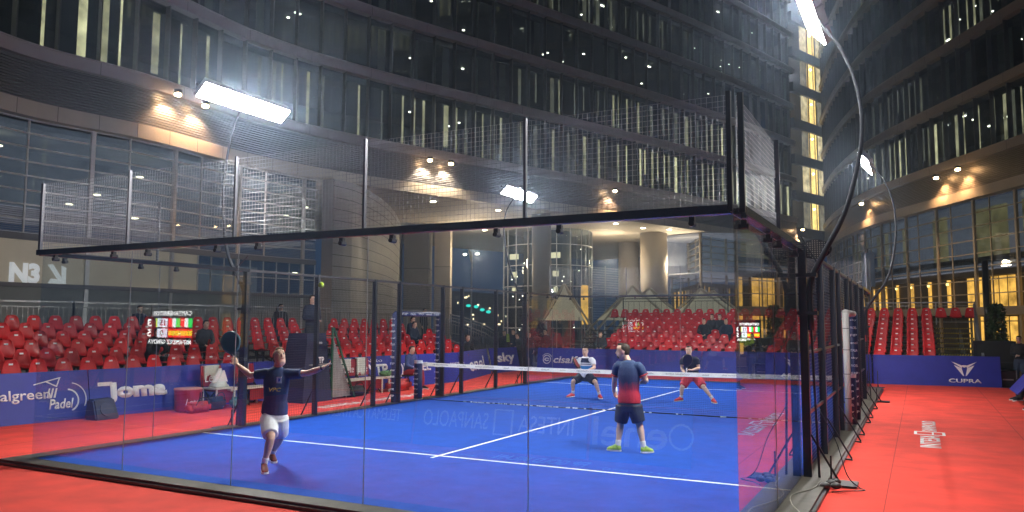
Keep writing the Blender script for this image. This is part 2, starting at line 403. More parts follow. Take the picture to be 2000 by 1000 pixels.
def strokes(pt, nrm, polys, t, name='emblem', m=None):
    bm = B()
    for P in polys: poly(bm, [pt(*q) for q in P], nrm, .004)
    bmesh.ops.recalc_face_normals(bm, faces=bm.faces)
    return obj(name, bm, m or WHITEINK, t)
def arcpoly(cx, cy, r, w_, a0, a1, n=14, sy=1.):
    o1 = [(cx+(r+w_/2)*math.cos(a0+(a1-a0)*i/n), cy+sy*(r+w_/2)*math.sin(a0+(a1-a0)*i/n)) for i in range(n+1)]
    o2 = [(cx+(r-w_/2)*math.cos(a0+(a1-a0)*i/n), cy+sy*(r-w_/2)*math.sin(a0+(a1-a0)*i/n)) for i in range(n+1)]
    return [[o1[i], o1[i+1], o2[i+1], o2[i]] for i in range(n)]
def yb(px, py): return sl(px, py)
# left row: direction p0->p1 must give face normal +x : d=(0,1) -> nrm=(1,0)
ys = [-3.9, .15, 3.75, 7.4, 11.0, 14.6, sl(903, 715)]
lab = ['plain blue board at the far left edge beside the dark speaker', 'blue board reading realgreen Padel with white swoosh', 'blue board with JOMA in large white slab letters', 'blue board behind the left white bench and coolers', 'blue board reading YTP behind the right-hand red chairs', 'blue board with PADEL lettering beside the doorway frame']
def seg(i): return lpt(ys[i]+.01), lpt(ys[i+1]-.01)
for i in range(6):
    t, place, pt, nr = adboard(lab[i], *seg(i), h=1.0); mid = (ys[i]+ys[i+1])/2
    if i == 1:
        u0 = yb(-25, 780)-mid; u1 = yb(103, 780)-mid
        place('realgreen', u0, .40, u1-u0, .26, bold=.012)
        a = yb(97, 780)-mid; b = yb(146, 780)-mid
        place('Padel', a+.02, .24, b-a, .20, bold=.02, shear=.25)
        P = [[(a-.25, .74), (a+.28, .86), (a+.28, .88), (a-.25, .76)], [(a+.28, .88), (a+.20, .68), (a+.18, .69), (a+.25, .86)], [(a+.2, .68), (a-.02, .79), (a, .81), (a+.19, .71)]]
        for k in range(3): P.append([(a-.02+k*.07, .47), (a+.02+k*.07, .47), (a+.07+k*.07, .66), (a+.04+k*.07, .66)])
        P += arcpoly(b-.10, .40, .22, .03, -1.2, 1.5)+arcpoly(b-.05, .42, .33, .02, -.5, 1.4)
        strokes(pt, nr, P, t)
    if i == 2:
        u0 = yb(199, 765)-mid; u1 = yb(331, 755)-mid
        place('Joma', u0+.15, .26, u1-u0-.15, .44, bold=.06)
        strokes(pt, nr, [[(u0-.02, .64), (u0+.30, .64), (u0+.30, .72), (u0-.02, .72)], [(u0-.03, .22), (u0+.20, .20), (u0+.24, .28), (u0+.06, .30), (u0+.04, .38), (u0-.04, .38)]], t, 'serif')
    if i == 3: place('sportium', 1.0, .3, 1.2, .3, bold=.02) if False else None
    if i == 4:
        u0 = yb(724, 700)-mid; u1 = yb(764, 700)-mid; place('YTP', u0, .42, u1-u0, .34, bold=.05); place('Nato', u0, .82, .7, .1)
    if i == 5:
        u0 = yb(788, 715)-mid; place(')PADEL', u0, .38, 1.5, .36, bold=.03); place('BANDIRHO', 1.0-.45, .55, .8, .12)
# angled corner boards
pE0 = lpt(ys[6]+.1); pE1 = aty(960, 700, 20.9); pS0 = aty(964, 700, 20.95); pS1 = aty(1017, 700, 23.3)
t, place, pt, nr = adboard('blue board with rounded white letters enel at the far left corner', pE0, pE1, h=1.0)
place('enel', -1.0, .25, 2.3, .5, bold=.01)
t, place, pt, nr = adboard('angled blue board reading sky at the far left corner', pS0, pS1, h=1.0)
place('sky', -.65, .3, 1.5, .5, bold=.03)
# far row, face -y : d=(1,0) -> nrm=(0,-1)
YF = 23.0
def xb(px, py=715): return aty(px, py, YF).x
xs = [xb(1048), xb(1215), xb(1370), xb(1560), xb(1703)]
lab = ['far blue board with white cisalfa lettering and oval emblem', 'plain far blue board behind the player with his back turned', 'plain far blue board behind the right-hand facing player', 'plain far blue board behind the black fence']
for i in range(4):
    t, place, pt, nr = adboard(lab[i], (xs[i]+.01, YF), (xs[i+1]-.01, YF), h=1.0, lean=.12); mid = (xs[i]+xs[i+1])/2
    if i == 0:
        a = xb(1080)-mid; b = xb(1131)-mid
        place('cisalfa', a, .38, b-a+.05, .30, bold=.02, shear=.2)
        c_ = xb(1067)-mid; strokes(pt, nr, arcpoly(c_, .52, .17, .03, 0, 2*PI, 20)+arcpoly(c_, .52, .09, .06, .4, 2*PI-.4, 14, .6)+arcpoly(c_, .52, .24, .02, .5, 2.6, 10), t)
t, place, pt, nr = adboard('bright blue board with white winged emblem and the word CUPRA', (xb(1704)+.02, YF-.06), (xb(1957), YF+.35), h=1.0, lean=.10); mid = (xb(1704)+xb(1957))/2
a = xb(1852)-mid; b = xb(1917)-mid; c_ = (a+b)/2
place('CUPRA', a, .12, b-a, .13, bold=.02)
strokes(pt, nr, [[(c_-.38, .82), (c_-.05, .68), (c_-.08, .60)], [(c_-.30, .70), (c_-.08, .60), (c_-.02, .34), (c_-.06, .36)], [(c_+.38, .82), (c_+.08, .60), (c_+.05, .68)], [(c_+.30, .70), (c_+.06, .36), (c_+.02, .34), (c_+.08, .60)], [(c_-.12, .67), (c_, .62), (c_+.12, .67), (c_+.05, .70), (c_-.05, .70)]], t)
# boards on the camera's side, seen mirrored in the near glass. face +y : d=(-1,0) -> nrm=(0,1)
near = [('blue board reading enel in front of the photographer, facing the court', 3.5, 1.95, 'enel'), ('blue board reading INTESA SANPAOLO in front of the photographer', 1.9, -1.25, 'I'), ('blue board reading TELEMATICA ITALIA left of the photographer', -1.3, -4.2, 'T')]
for lb, x0, x1, k in near:
    t, place, pt, nr = adboard(lb, (x0-.005, -4.15), (x1+.005, -4.15), h=.80, lean=.16)
    if k == 'enel': place('enel', -.42, .22, 1.15, .42, bold=.01); strokes(pt, nr, arcpoly(-.62, .42, .17, .03, 0, 2*PI, 18), t)
    if k == 'I':
        place('INTESA', -1.15-.2, .32, .95, .26); place('SANPAOLO', .15, .32, 1.25, .26)
        strokes(pt, nr, [[(-.3, .25), (-.27, .25), (-.27, .65), (-.3, .65)], [(.02, .25), (.05, .25), (.05, .65), (.02, .65)], [(-.27, .25), (.02, .25), (.02, .27), (-.27, .27)], [(-.27, .63), (.02, .63), (.02, .65), (-.27, .65)]], t)
    if k == 'T': place('TELEMATICA ITALIA', -1.2, .35, 1.6, .2)
# lettering on the carpet
def floortext(s, o, right, up, **k): return tag(text(s, o, right, up, .0015, **k), kind='structure')
zc = -.0585
q00, q10, q01, q11 = atz(1797, 873, zc), atz(1839, 873, zc), atz(1799, 822, zc), atz(1837, 822, zc)
YA, YB2, XA, XB2 = q00.y, q01.y, q00.x, q10.x
def ylerp(t): return YA+(YB2-YA)*t
floortext('INTESA', (XB2, YA, zc), (0, ylerp(.40)-YA, 0), (XA-XB2, 0, 0), name='carpet_lettering', bold=.02); floortext('SANPAOLO', (XB2-.03, ylerp(.56), zc), (0, ylerp(1)-ylerp(.56), 0), (XA-XB2+.06, 0, 0), name='carpet_lettering', bold=.02)
bm = B(); y0_, y1_, xa_, xb_ = ylerp(.42), ylerp(.54), XA-.10, XB2+.10
box(bm, (xa_, y0_, zc), (xb_, y0_+.06, zc+.002)); box(bm, (xa_, y1_-.06, zc), (xb_, y1_, zc+.002)); box(bm, (xa_, y0_+.06, zc), (xa_+.05, y1_-.06, zc+.002)); box(bm, (xb_-.05, y0_+.06, zc), (xb_, y1_-.06, zc+.002)); box(bm, (xa_+.3, y0_+.06, zc), (xa_+.33, y1_-.06, zc+.002))
tag(obj('carpet_lettering', bm, WHITEINK), kind='structure')
floortext('INTESA SANPAOLO', (-6.15, 7.6, zc), (0, 4.3, 0), (-.42, 0, 0), name='carpet_lettering', bold=.02)
floortext('FIP GOLD MILAN', (2.1, -3.55, zc), (-1.5, 0, 0), (0, -.38, 0), name='carpet_lettering', bold=.02)
floortext('INTESA SANPAOLO', (3.6, -3.5, zc), (-1.2, 0, 0), (0, -.16, 0), name='carpet_lettering'); floortext('INTESA SANPAOLO', (.3, -3.5, zc), (-1.2, 0, 0), (0, -.16, 0), name='carpet_lettering')
# ================================================================ GRANDSTANDS AND SEATS
SEATRED = mat('seat_red', (.50, .006, .008), .40, var=.12, vs=1.5, spec=.35)
_n = SEATRED.node_tree; _b = _n.nodes['Principled BSDF']; _oi = _n.nodes.new('ShaderNodeObjectInfo'); _hs = _n.nodes.new('ShaderNodeHueSaturation'); _mr = _n.nodes.new('ShaderNodeMapRange')
_mr.inputs[3].default_value = .95; _mr.inputs[4].default_value = 1.4; _n.links.new(_oi.outputs['Random'], _mr.inputs[0]); _n.links.new(_mr.outputs[0], _hs.inputs['Value']); _n.links.new(_b.inputs['Base Color'].links[0].from_socket, _hs.inputs['Color']); _n.links.new(_hs.outputs[0], _b.inputs['Base Color'])
_m2 = _n.nodes.new('ShaderNodeMapRange'); _m2.inputs[3].default_value = .28; _m2.inputs[4].default_value = .55; _n.links.new(_oi.outputs['Random'], _m2.inputs[0]); _n.links.new(_m2.outputs[0], _b.inputs['Roughness'])
def seat_mesh():
    bm = B(); prof = [(-.40, .015, .19), (-.36, .03, .205), (-.22, -.01, .215), (-.08, -.015, .215), (-.02, .03, .212), (.01, .12, .200), (.035, .22, .182), (.05, .32, .158), (.058, .385, .125), (.06, .415, .075)]
    U = [-1, -.8, -.4, 0, .4, .8, 1]; T = []
    for side in (0, 1):
        rows = []
        for i, (y, z, hw) in enumerate(prof):
            r = []
            for u in U:
                cu = .035*abs(u)**3
                dy, dz = (-cu, 0) if i > 4 else (0, cu)
                off = .012*side
                r.append(bm.verts.new((u*hw, y+dy+(off if i > 3 else 0), z+dz-(off if i <= 3 else 0))))
            rows.append(r)
        T.append(rows)
    for s, rows in enumerate(T):
        for i in range(len(rows)-1):
            for k in range(len(U)-1):
                q = (rows[i][k], rows[i][k+1], rows[i+1][k+1], rows[i+1][k]); bm.faces.new(q if s == 0 else q[::-1])
    n = len(prof)-1; m = len(U)-1
    for i in range(n):
        bm.faces.new((T[0][i][0], T[0][i+1][0], T[1][i+1][0], T[1][i][0])); bm.faces.new((T[0][i+1][m], T[0][i][m], T[1][i][m], T[1][i+1][m]))
    for k in range(m):
        bm.faces.new((T[0][0][k+1], T[0][0][k], T[1][0][k], T[1][0][k+1])); bm.faces.new((T[0][n][k], T[0][n][k+1], T[1][n][k+1], T[1][n][k]))
    bmesh.ops.recalc_face_normals(bm, faces=bm.faces)
    return bm
t0 = thing('stadium_seat', 'x', 'seat')
o_seat = obj('shell', seat_mesh(), SEATRED, t0, smooth=True)
bm = B(); prism(bm, [(-.04, .030, .295), (.04, .030, .295), (.04, .034, .33), (-.04, .034, .33)], [(-.04, .018, .297), (.04, .018, .297), (.04, .022, .332), (-.04, .022, .332)])
obj('number_plate', bm, WHITEINK, t0)
bm = B(); bar(bm, (-.12, -.10, -.02), (-.12, -.10, -.40), .03); bar(bm, (.12, -.10, -.02), (.12, -.10, -.40), .03); bar(bm, (-.16, -.10, -.03), (.16, -.10, -.03), .03)
obj('bracket', bm, mat('bracket_dark', (.05, .05, .055), .5, .5), t0)
seats = []   # (x,y,z,rz,label,group)
RN = ['front row', 'second row', 'third row', 'fourth row', 'fifth row', 'sixth row', 'seventh row', 'eighth row', 'top row']
LX = lambda k: -10.35-.74*k
LO = lambda k: 1.05+.74*k
LA = math.atan2(LDIR.y, LDIR.x)
LZ = lambda k: .76+.19*k
skip1 = {(0, 12), (1, 12), (1, 13), (0, 13), (2, 13), (1, 14), (0, 14), (2, 14)}
STEP = .53
for k in range(6):
    yend = sl(600-4*k, 660, LO(k))
    n = 0; y = sl(-30, 660, LO(k))
    y = sl(-30, 660, LO(0))+STEP*.0
    while y < yend and n < 28:
        if (k, n) not in skip1:
            q = lpt(y, LO(k), LZ(k)); seats.append((q.x, q.y, q.z, LA, f'red seat, {ORD[n]} from left in the {RN[k]} of the near left stand', 'red seats of the near left stand'))
        y += STEP; n += 1
for k in range(6):
    y = sl([668, 656, 650, 645, 648, 652][k], 660, LO(k)); yend = sl([900, 885, 872, 848, 830, 782][k], 660, LO(k)); n = 0
    while y < yend:
        q = lpt(y, LO(k), LZ(k)); qx = 1000+FPX*((q-CAM).dot(_r))/((q-CAM).dot(_f))
        if not (k in (2, 3, 4) and 800 < qx < 828):
            seats.append((q.x, q.y, q.z, LA, f'red seat, {ORD[n]} from left in {RN[k]} of stand beyond the umpire chair', 'red seats beyond the umpire chair'))
        y += STEP; n += 1
FY = lambda k: 24.1+.74*k
FZ = lambda k: .76+.19*k
starts = [1165, 1172, 1190, 1199, 1208, 1216, 1224, 1228, 1195]
XE = 6.7
for k in range(9):
    n = 0; x = XE
    xs_ = aty(starts[k], 650, FY(k)).x
    if k == 8:
        for q in (1, 2, 3): seats.append((XE+STEP*q, FY(k), FZ(k), 0, f'red seat alone on the top row above the striped steps, {ORD[q-1]} to the right of the full columns', 'red seats of the far stand'))
    while x > xs_:
        if not (.25 < x < 1.35 and k < 8):
            seats.append((x, FY(k), FZ(k), 0, f'red seat, {ORD[n]} from right in the {RN[k]} of the far stand', 'red seats of the far stand'))
        x -= STEP; n += 1
seats.sort(key=lambda s: (V(s[:3])-CAM).length)
def place(o, s): o.location = s[:3]; o.rotation_euler = (0, 0, s[3]+random.uniform(-.02, .02)); o['label'] = s[4]; o['group'] = s[5]
proto = t0; print('seats', len(seats))
for i, s in enumerate(seats[:300]):
    o = proto if i == 0 else dup(proto); place(o, s)
bm = B(); src = o_seat.data
for s in seats[300:]:
    tmp = B(); tmp.from_mesh(src); tmp.transform(Matrix.Translation(s[:3]) @ Matrix.Rotation(s[3], 4, 'Z'))
    me = bpy.data.meshes.new('q'); tmp.to_mesh(me); tmp.free(); bm.from_mesh(me); bpy.data.meshes.remove(me)
    x, y, z = s[:3]; box(bm, (x-.04, y+.014, z+.295), (x+.04, y+.024, z+.33), 1)
if len(seats) > 300: tag(obj('stadium_seats', bm, [SEATRED, WHITEINK], smooth=True), 'remaining red seats high in the far stand seen through the glass', 'seats', kind='stuff')

STEEL = mat('scaffold', (.22, .22, .22), .5, .6, var=.2, vs=4); DECK = mat('deck_board', (.035, .033, .032), .7, var=.3, vs=5)
FENCEM = mat('railing_zinc', (.30, .30, .29), .45, .6)
def railing(name, pts, h=1.05, post=2.0, pick=.13, parent=None, m=None, label=None, r=.02, cat='railing'):
    bm = B()
    for a, b in zip(pts[:-1], pts[1:]):
        a, b = V(a), V(b); L_ = (b-a).length; n = max(1, round(L_/pick)); q = max(1, round(L_/post))
        bar(bm, a+V((0, 0, h)), b+V((0, 0, h)), r*2.2); bar(bm, a+V((0, 0, .12)), b+V((0, 0, .12)), r*1.6); bar(bm, a+V((0, 0, h-.14)), b+V((0, 0, h-.14)), r*1.2)
        for i in range(n): 
            p = a+(b-a)*i/n; bar(bm, p+V((0, 0, .12)), p+V((0, 0, h-.14)), .014)
        for i in range(q+1):
            p = a+(b-a)*i/q; bar(bm, p, p+V((0, 0, h+.03)), r*2.4)
    o = obj(name, bm, m or FENCEM, parent)
    if label: tag(o, label, cat)
    return o
def stand_left(s0, s1, label, topcut=0.):
    c0_ = lpt((s0+s1)/2, 0, -.12); L_ = s1-s0
    t = thing('grandstand', label, 'grandstand', tuple(c0_), LA-PI/2)      # local x = away from the boards is negative, local y along them
    for k in range(6):
        z = LZ(k)-.42+.12
        bm = B(); box(bm, (-(LO(k)+.50), -L_/2, z-.05), (-(LO(k)-.14), L_/2-topcut*k, z)); obj('step', bm, DECK, t)
    bm = B()
    for i in range(7):
        y = -L_/2+.1+i*(L_-.2-topcut*5)/6
        bar(bm, (-LO(0)+.1, y, 0), (-LO(5)-.4, y, LZ(5)-.5), .05); bar(bm, (-LO(5)-.45, y, 0), (-LO(5)-.45, y, LZ(5)-.3), .06)
        for k in range(6): bar(bm, (-LO(k)-.3, y, 0), (-LO(k)-.3, y, LZ(k)-.35), .045)
    obj('scaffold', bm, STEEL, t)
    return t
stand_left(-1.5, sl(615, 660, 2.), 'near left grandstand with six stepped rows of red seats behind the Joma board')
stand_left(sl(640, 660, 3.), sl(902, 660, 1.), 'left grandstand beyond the umpire chair with rows cut back at its far end', .45)
tp = LO(5)+.6
railing('stand_railing', [lpt(-2, tp, 1.15), lpt(6, tp, 1.15), lpt(13, tp, 1.15), lpt(sl(860, 640, tp), tp, 1.15)], h=1.35, label='tall grey crowd barrier along the top of the left stands', post=2.1)
def stair(pxs, dep, lb):
    P_ = [aty(px, py, yy) for (px, py), yy in zip(pxs, dep)]
    railing('stair_railing', [V((p.x, p.y, p.z)) for p in P_], h=1.0, label=lb, post=1.2)
stair([(872, 668), (905, 678), (948, 695), (972, 712)], [22, 22.6, 23.4, 24], 'stepped grey railing going down beside the far end of the left stand')
stair([(880, 655), (905, 660), (940, 672), (972, 690)], [25, 25.5, 26, 26.5], 'second stepped grey railing behind the first, slightly higher and further back')
t = thing('grandstand', 'far grandstand of nine rows of red seats behind the end wall', 'grandstand', (0, 27, -.12))
for k in range(9):
    xa = aty(starts[k], 650, FY(k)).x-.3
    bm = B(); z = FZ(k)-.42+.12; box(bm, (xa-(1.6 if k < 8 else 0), FY(k)-27-.12, z-.05), (8.3, FY(k)-27+.50, z)); st = obj('step', bm, DECK, t)
    bm = B()
    for i in range(26):
        x = 7.0+i*.085; 
        if x > 8.2: break
        prism(bm, [(x, FY(k)-27-.124, z-.05), (x+.045, FY(k)-27-.124, z-.05), (x+.045, FY(k)-27-.121, z-.05), (x, FY(k)-27-.121, z-.05)], [(x+.03, FY(k)-27-.124, z), (x+.075, FY(k)-27-.124, z), (x+.075, FY(k)-27-.121, z), (x+.03, FY(k)-27-.121, z)])
    for xx in [i*STEP for i in range(-6, 13)]:
        x = xx+.24; prism(bm, [(x, FY(k)-27-.124, z-.05), (x+.045, FY(k)-27-.124, z-.05), (x+.045, FY(k)-27-.121, z-.05), (x, FY(k)-27-.121, z-.05)], [(x+.03, FY(k)-27-.124, z), (x+.075, FY(k)-27-.124, z), (x+.075, FY(k)-27-.121, z), (x+.03, FY(k)-27-.121, z)])
    obj('hazard_stripes', bm, mat('hazard_yellow', (.55, .42, .06), .6), st)
bm = B()
for i in range(11):
    x = -6.5+i*1.44
    bar(bm, (x, -3.0, 0), (x, 3.3, FZ(8)-.5), .05); bar(bm, (x, 3.4, 0), (x, 3.4, FZ(8)-.3), .07)
    for k in range(9): bar(bm, (x, FY(k)-27+.1, 0), (x, FY(k)-27+.1, FZ(k)-.35), .045)
for k in range(3, 9): bar(bm, (-8, FY(k)-27, FZ(k)-.7), (8.2, FY(k)-27, FZ(k)-.7), .04)
obj('scaffold', bm, STEEL, t)
bm = B(); prism(bm, [(8.28, -3.1, 0), (8.36, -3.1, 0), (8.50, 3.6, 0), (8.42, 3.6, 0)], [(8.28, -3.1, .85), (8.36, -3.1, .85), (8.50, 3.6, 3.0), (8.42, 3.6, 3.0)])
obj('side_panel', bm, mat('panel_grey', (.20, .20, .21), .6, var=.15), t)
bm = B()
for i in range(9):
    z = .12+i*.16; box(bm, (-9.2+.12*i, -2.6+.5*i, z), (-7.4+.12*i, -2.15+.5*i, z+.04))
for x in (-9.2, -7.4):
    for i in range(4): bar(bm, (x+.3*i, -2.6+1.3*i, 0), (x+.3*i, -2.6+1.3*i, 1.2+.4*i), .04)
obj('stair', bm, STEEL, t)
railing('stand_railing', [(-6.9, FY(8)+.75, FZ(8)-.3), (3.6, FY(8)+.75, FZ(8)-.3)], h=1.25, label='dark green tall railing behind the top row of the far stand', post=2.4, pick=.28, m=mat('rail_dark_green', (.05, .055, .04), .5, .4))
railing('stand_railing', [(4.2, FY(8)+.8, FZ(8)-.3), (8.5, FY(8)+.8, FZ(8)-.3)], h=.95, label='thin pale handrail behind the three lone red seats', post=1.6, pick=.8)

# ================================================================ FLOODLIGHT MASTS
FLOOD = emis('floodlight_glow', (1., .98, .95), 270)
def mast(label, X, Y, pxpts, lamp, base, tilt, m=None):
    ox = 1 if X > 0 else -1
    t = thing('floodlight_mast', label, 'floodlight', (X+ox*.16, Y, 0), group='floodlight masts at the corners of the court')
    L0 = V((X+ox*.16, Y, 0))
    pts = [V((0, 0, base-.9)), V((0, 0, base-.3))]+[aty(px, py, Y)-L0 for px, py in pxpts]
    lp = aty(*lamp, Y)-L0
    pts.append(lp+V((ox*.05, 0, .08)))
    P = smoothpts(pts, 5); n = len(P); bm = B()
    tube(bm, P, [.042-.027*i/(n-1) for i in range(n)], 10); obj('curved_pole', bm, m or BLACK, t, smooth=True)
    bm = B()
    for z in (base-.2, base-.7): box(bm, (-.09-(.07 if ox > 0 else 0), -.07, z), (.09+(0 if ox > 0 else .07), .07, z+.05))
    bar(bm, (-ox*.1, 0, base+.35), P[8], .02); obj('bracket', bm, BLACK, t)
    bm = B()   # ballast plate on the ground
    box(bm, (-.10, -.2, -.045), (ox*.5 if ox > 0 else .1, .2, -.03)) if ox > 0 else box(bm, (-.5, -.2, -.045), (.1, .2, -.03))
    bar(bm, (ox*.05, 0, -.03), (0, 0, base-.9), .028); obj('ground_stay', bm, BLACK, t)
    # lamp head, 2.2 m long along the court, face turned down and inwards
    a = math.radians(tilt)*ox
    Rm = Matrix.Rotation(a, 4, 'Y')
    def tr(v): return Rm @ V(v)+lp
    for k in range(3):
        y0, y1 = -1.1+k*.74, -1.1+k*.74+.72
        bm = B(); prism(bm, [tr((-.18, y0, .0)), tr((.18, y0, .0)), tr((.18, y1, .0)), tr((-.18, y1, .0))], [tr((-.20, y0+.03, .12)), tr((.20, y0+.03, .12)), tr((.20, y1-.03, .12)), tr((-.20, y1-.03, .12))])
        h = obj('lamp_housing', bm, mat('housing', (.25, .25, .26), .4, .6), t)
        bm = B(); prism(bm, [tr((-.165, y0+.02, -.012)), tr((.165, y0+.02, -.012)), tr((.165, y1-.02, -.012)), tr((-.165, y1-.02, -.012))], [tr((-.165, y0+.02, -.002)), tr((.165, y0+.02, -.002)), tr((.165, y1-.02, -.002)), tr((-.165, y1-.02, -.002))])
        obj('led_panel', bm, FLOOD, h)
    bm = B(); bar(bm, tr((0, -1.1, .15)), tr((0, 1.1, .15)), .05); obj('cross_arm', bm, BLACK, t)
    return t
mast('near left floodlight mast, its long white lamp glaring over the left glass', -5, 4, [(446, 500), (437, 430), (437, 360), (447, 290), (460, 240)], (480, 203), 2.9, 42)
mast('near right floodlight mast bending outward to a glaring lamp at the top edge', 5, 4, [(1612, 490), (1650, 415), (1676, 320), (1684, 240), (1671, 160), (1640, 92), (1606, 50)], (1578, 22), 2.8, 48)
mast('far left floodlight mast behind the glass with a small white lamp in mid-picture', -5, 16, [(1003, 545), (990, 500), (984, 450), (990, 410)], (1015, 380), 2.9, 42)
mast('far right floodlight mast bowing outward before the right building', 5, 16, [(1700, 592), (1735, 540), (1749, 470), (1747, 410), (1733, 365), (1712, 335)], (1690, 320), 2.6, 48)
# oval perforated guard at the right mast
t = thing('perforated_guard', 'small oval perforated black guard at the foot of the near right mast', 'guard', tuple(aty(1592, 487, 4.05)))
bm = B(); tube(bm, [(0, -.02, 0), (0, .02, 0)], (.21), 24, side=(1, 0, 0))
for v in bm.verts: v.co.z *= .62
obj('plate', bm, BLACK, t)
bm = B()
for i in range(-6, 7):
    for j in range(-4, 5):
        x, z = i*.03, j*.028
        if (x/.19)**2+(z/.115)**2 < 1: tube(bm, [(x, -.0235, z), (x, -.0205, z)], .008, 6)
obj('perforation', bm, mat('hole_grey', (.28, .26, .22), .6), t)
# cables at the right corner
for i, (lb, pts) in enumerate([('pale cable snaking over the black court base at the right post', [(5.25, 3.7, .02), (5.22, 3.2, .02), (5.05, 2.7, .02), (5.12, 2.2, .02), (5.25, 1.8, .02), (5.22, 1.2, .02), (5.28, .6, .02)]), ('black looped cable beside the foot of the near right mast', [(5.2, 4.1, .9), (5.42, 3.95, .5), (5.55, 3.85, .1), (5.68, 3.9, -.05), (5.75, 3.75, -.05), (5.55, 3.6, -.05), (5.42, 3.3, -.02)])]):
    bm = B(); tube(bm, smoothpts(pts, 6), .006, 6); tag(obj('cable', bm, mat('cable_grey', (.35, .33, .28), .5) if i == 0 else BLACK, smooth=True), lb, 'cable')
bm = B()
for i, (x, y) in enumerate(((5.38, 3.65), (5.45, 3.5), (5.33, 3.45), (5.42, 3.78))): ell(bm, (x, y, .02), .065, .055, .04)
tag(obj('cable_bundle', bm, mat('bundle', (.03, .03, .028), .4, var=.5, vs=30), smooth=True), 'tangled black cable bundle wrapped in tape on the court base', 'cables')
# ================================================================ PEOPLE
SKIN = mat('skin', (.72, .46, .33), .5, var=.06, vs=20); HAIRB = mat('hair_brown', (.035, .02, .012), .7, var=.3, vs=60); HAIRL = mat('hair_fair', (.15, .085, .035), .7, var=.3, vs=60)
EYEW = mat('eye_white', (.7, .7, .7), .3); EYED = mat('eye_dark', (.02, .015, .01), .2); LIP = mat('lips', (.40, .13, .10), .5)
def remesh(name, bm, m, vox, parent=None, sm=3):
    bmesh.ops.recalc_face_normals(bm, faces=bm.faces)
    me = bpy.data.meshes.new(name); bm.to_mesh(me); bm.free()
    o = bpy.data.objects.new(name, me); COL.objects.link(o)
    r = o.modifiers.new('r', 'REMESH'); r.mode = 'VOXEL'; r.voxel_size = vox; r.use_smooth_shade = True
    s = o.modifiers.new('s', 'SMOOTH'); s.factor = .5; s.iterations = sm
    dg = bpy.context.evaluated_depsgraph_get(); me2 = bpy.data.meshes.new_from_object(o.evaluated_get(dg))
    o.modifiers.clear(); o.data = me2; bpy.data.meshes.remove(me)
    for x in (m if isinstance(m, (list, tuple)) else [m]): me2.materials.append(x)
    for p in me2.polygons: p.use_smooth = True
    if parent is not None: o.parent = parent
    return o
def limb(bm, pts, rad, n=12, side=None):
    pts = [V(p) for p in pts]; P = [pts[0]+(pts[0]-pts[1]).normalized()*(rad[0] if not isinstance(rad[0], tuple) else rad[0][1])*.6]+pts+[pts[-1]+(pts[-1]-pts[-2]).normalized()*(rad[-1] if not isinstance(rad[-1], tuple) else rad[-1][1])*.6]
    f = lambda r, k: (r[0]*k, r[1]*k) if isinstance(r, tuple) else r*k
    tube(bm, P, [f(rad[0], .55)]+list(rad)+[f(rad[-1], .55)], n, True, side=side)
def lerp(a, b, t): return V(a)*(1-t)+V(b)*t
def hand(bm, wr, d, pn, curl, sgn, k=1.):
    d = V(d).normalized(); pn = V(pn); pn = (pn-d*pn.dot(d)).normalized(); ac = d.cross(pn).normalized()*sgn
    wr = V(wr)
    tube(bm, [wr-d*.01, wr+d*.03*k, wr+d*.085*k, wr+d*.098*k], [(.026*k, .018*k), (.038*k, .017*k), (.043*k, .015*k), (.036*k, .010*k)], 12, True, side=ac)
    for i, L_ in enumerate((.072, .080, .075, .060)):
        p = wr+d*.090*k+ac*((.030-.020*i)*k); an = 0; pts = [p]
        for s_, q in enumerate((.45, .30, .25)):
            an += math.radians(curl)*(1 if s_ else .8); dd = d*math.cos(an)+pn*math.sin(an)+ac*(.10-.06*i); p = p+dd.normalized()*L_*q*k; pts.append(p)
        tube(bm, pts, [.0095*k, .009*k, .008*k, .006*k], 8)
    p = wr+d*.03*k+ac*.034*k; d1 = (d*.65+ac*.75+pn*.25).normalized(); d2 = (d*.8+ac*.1+pn*(.3+.6*(curl > 30))).normalized()
    tube(bm, [p-d1*.01, p+d1*.045*k, p+d1*.045*k+d2*.035*k], [.014*k, .011*k, .007*k], 8)
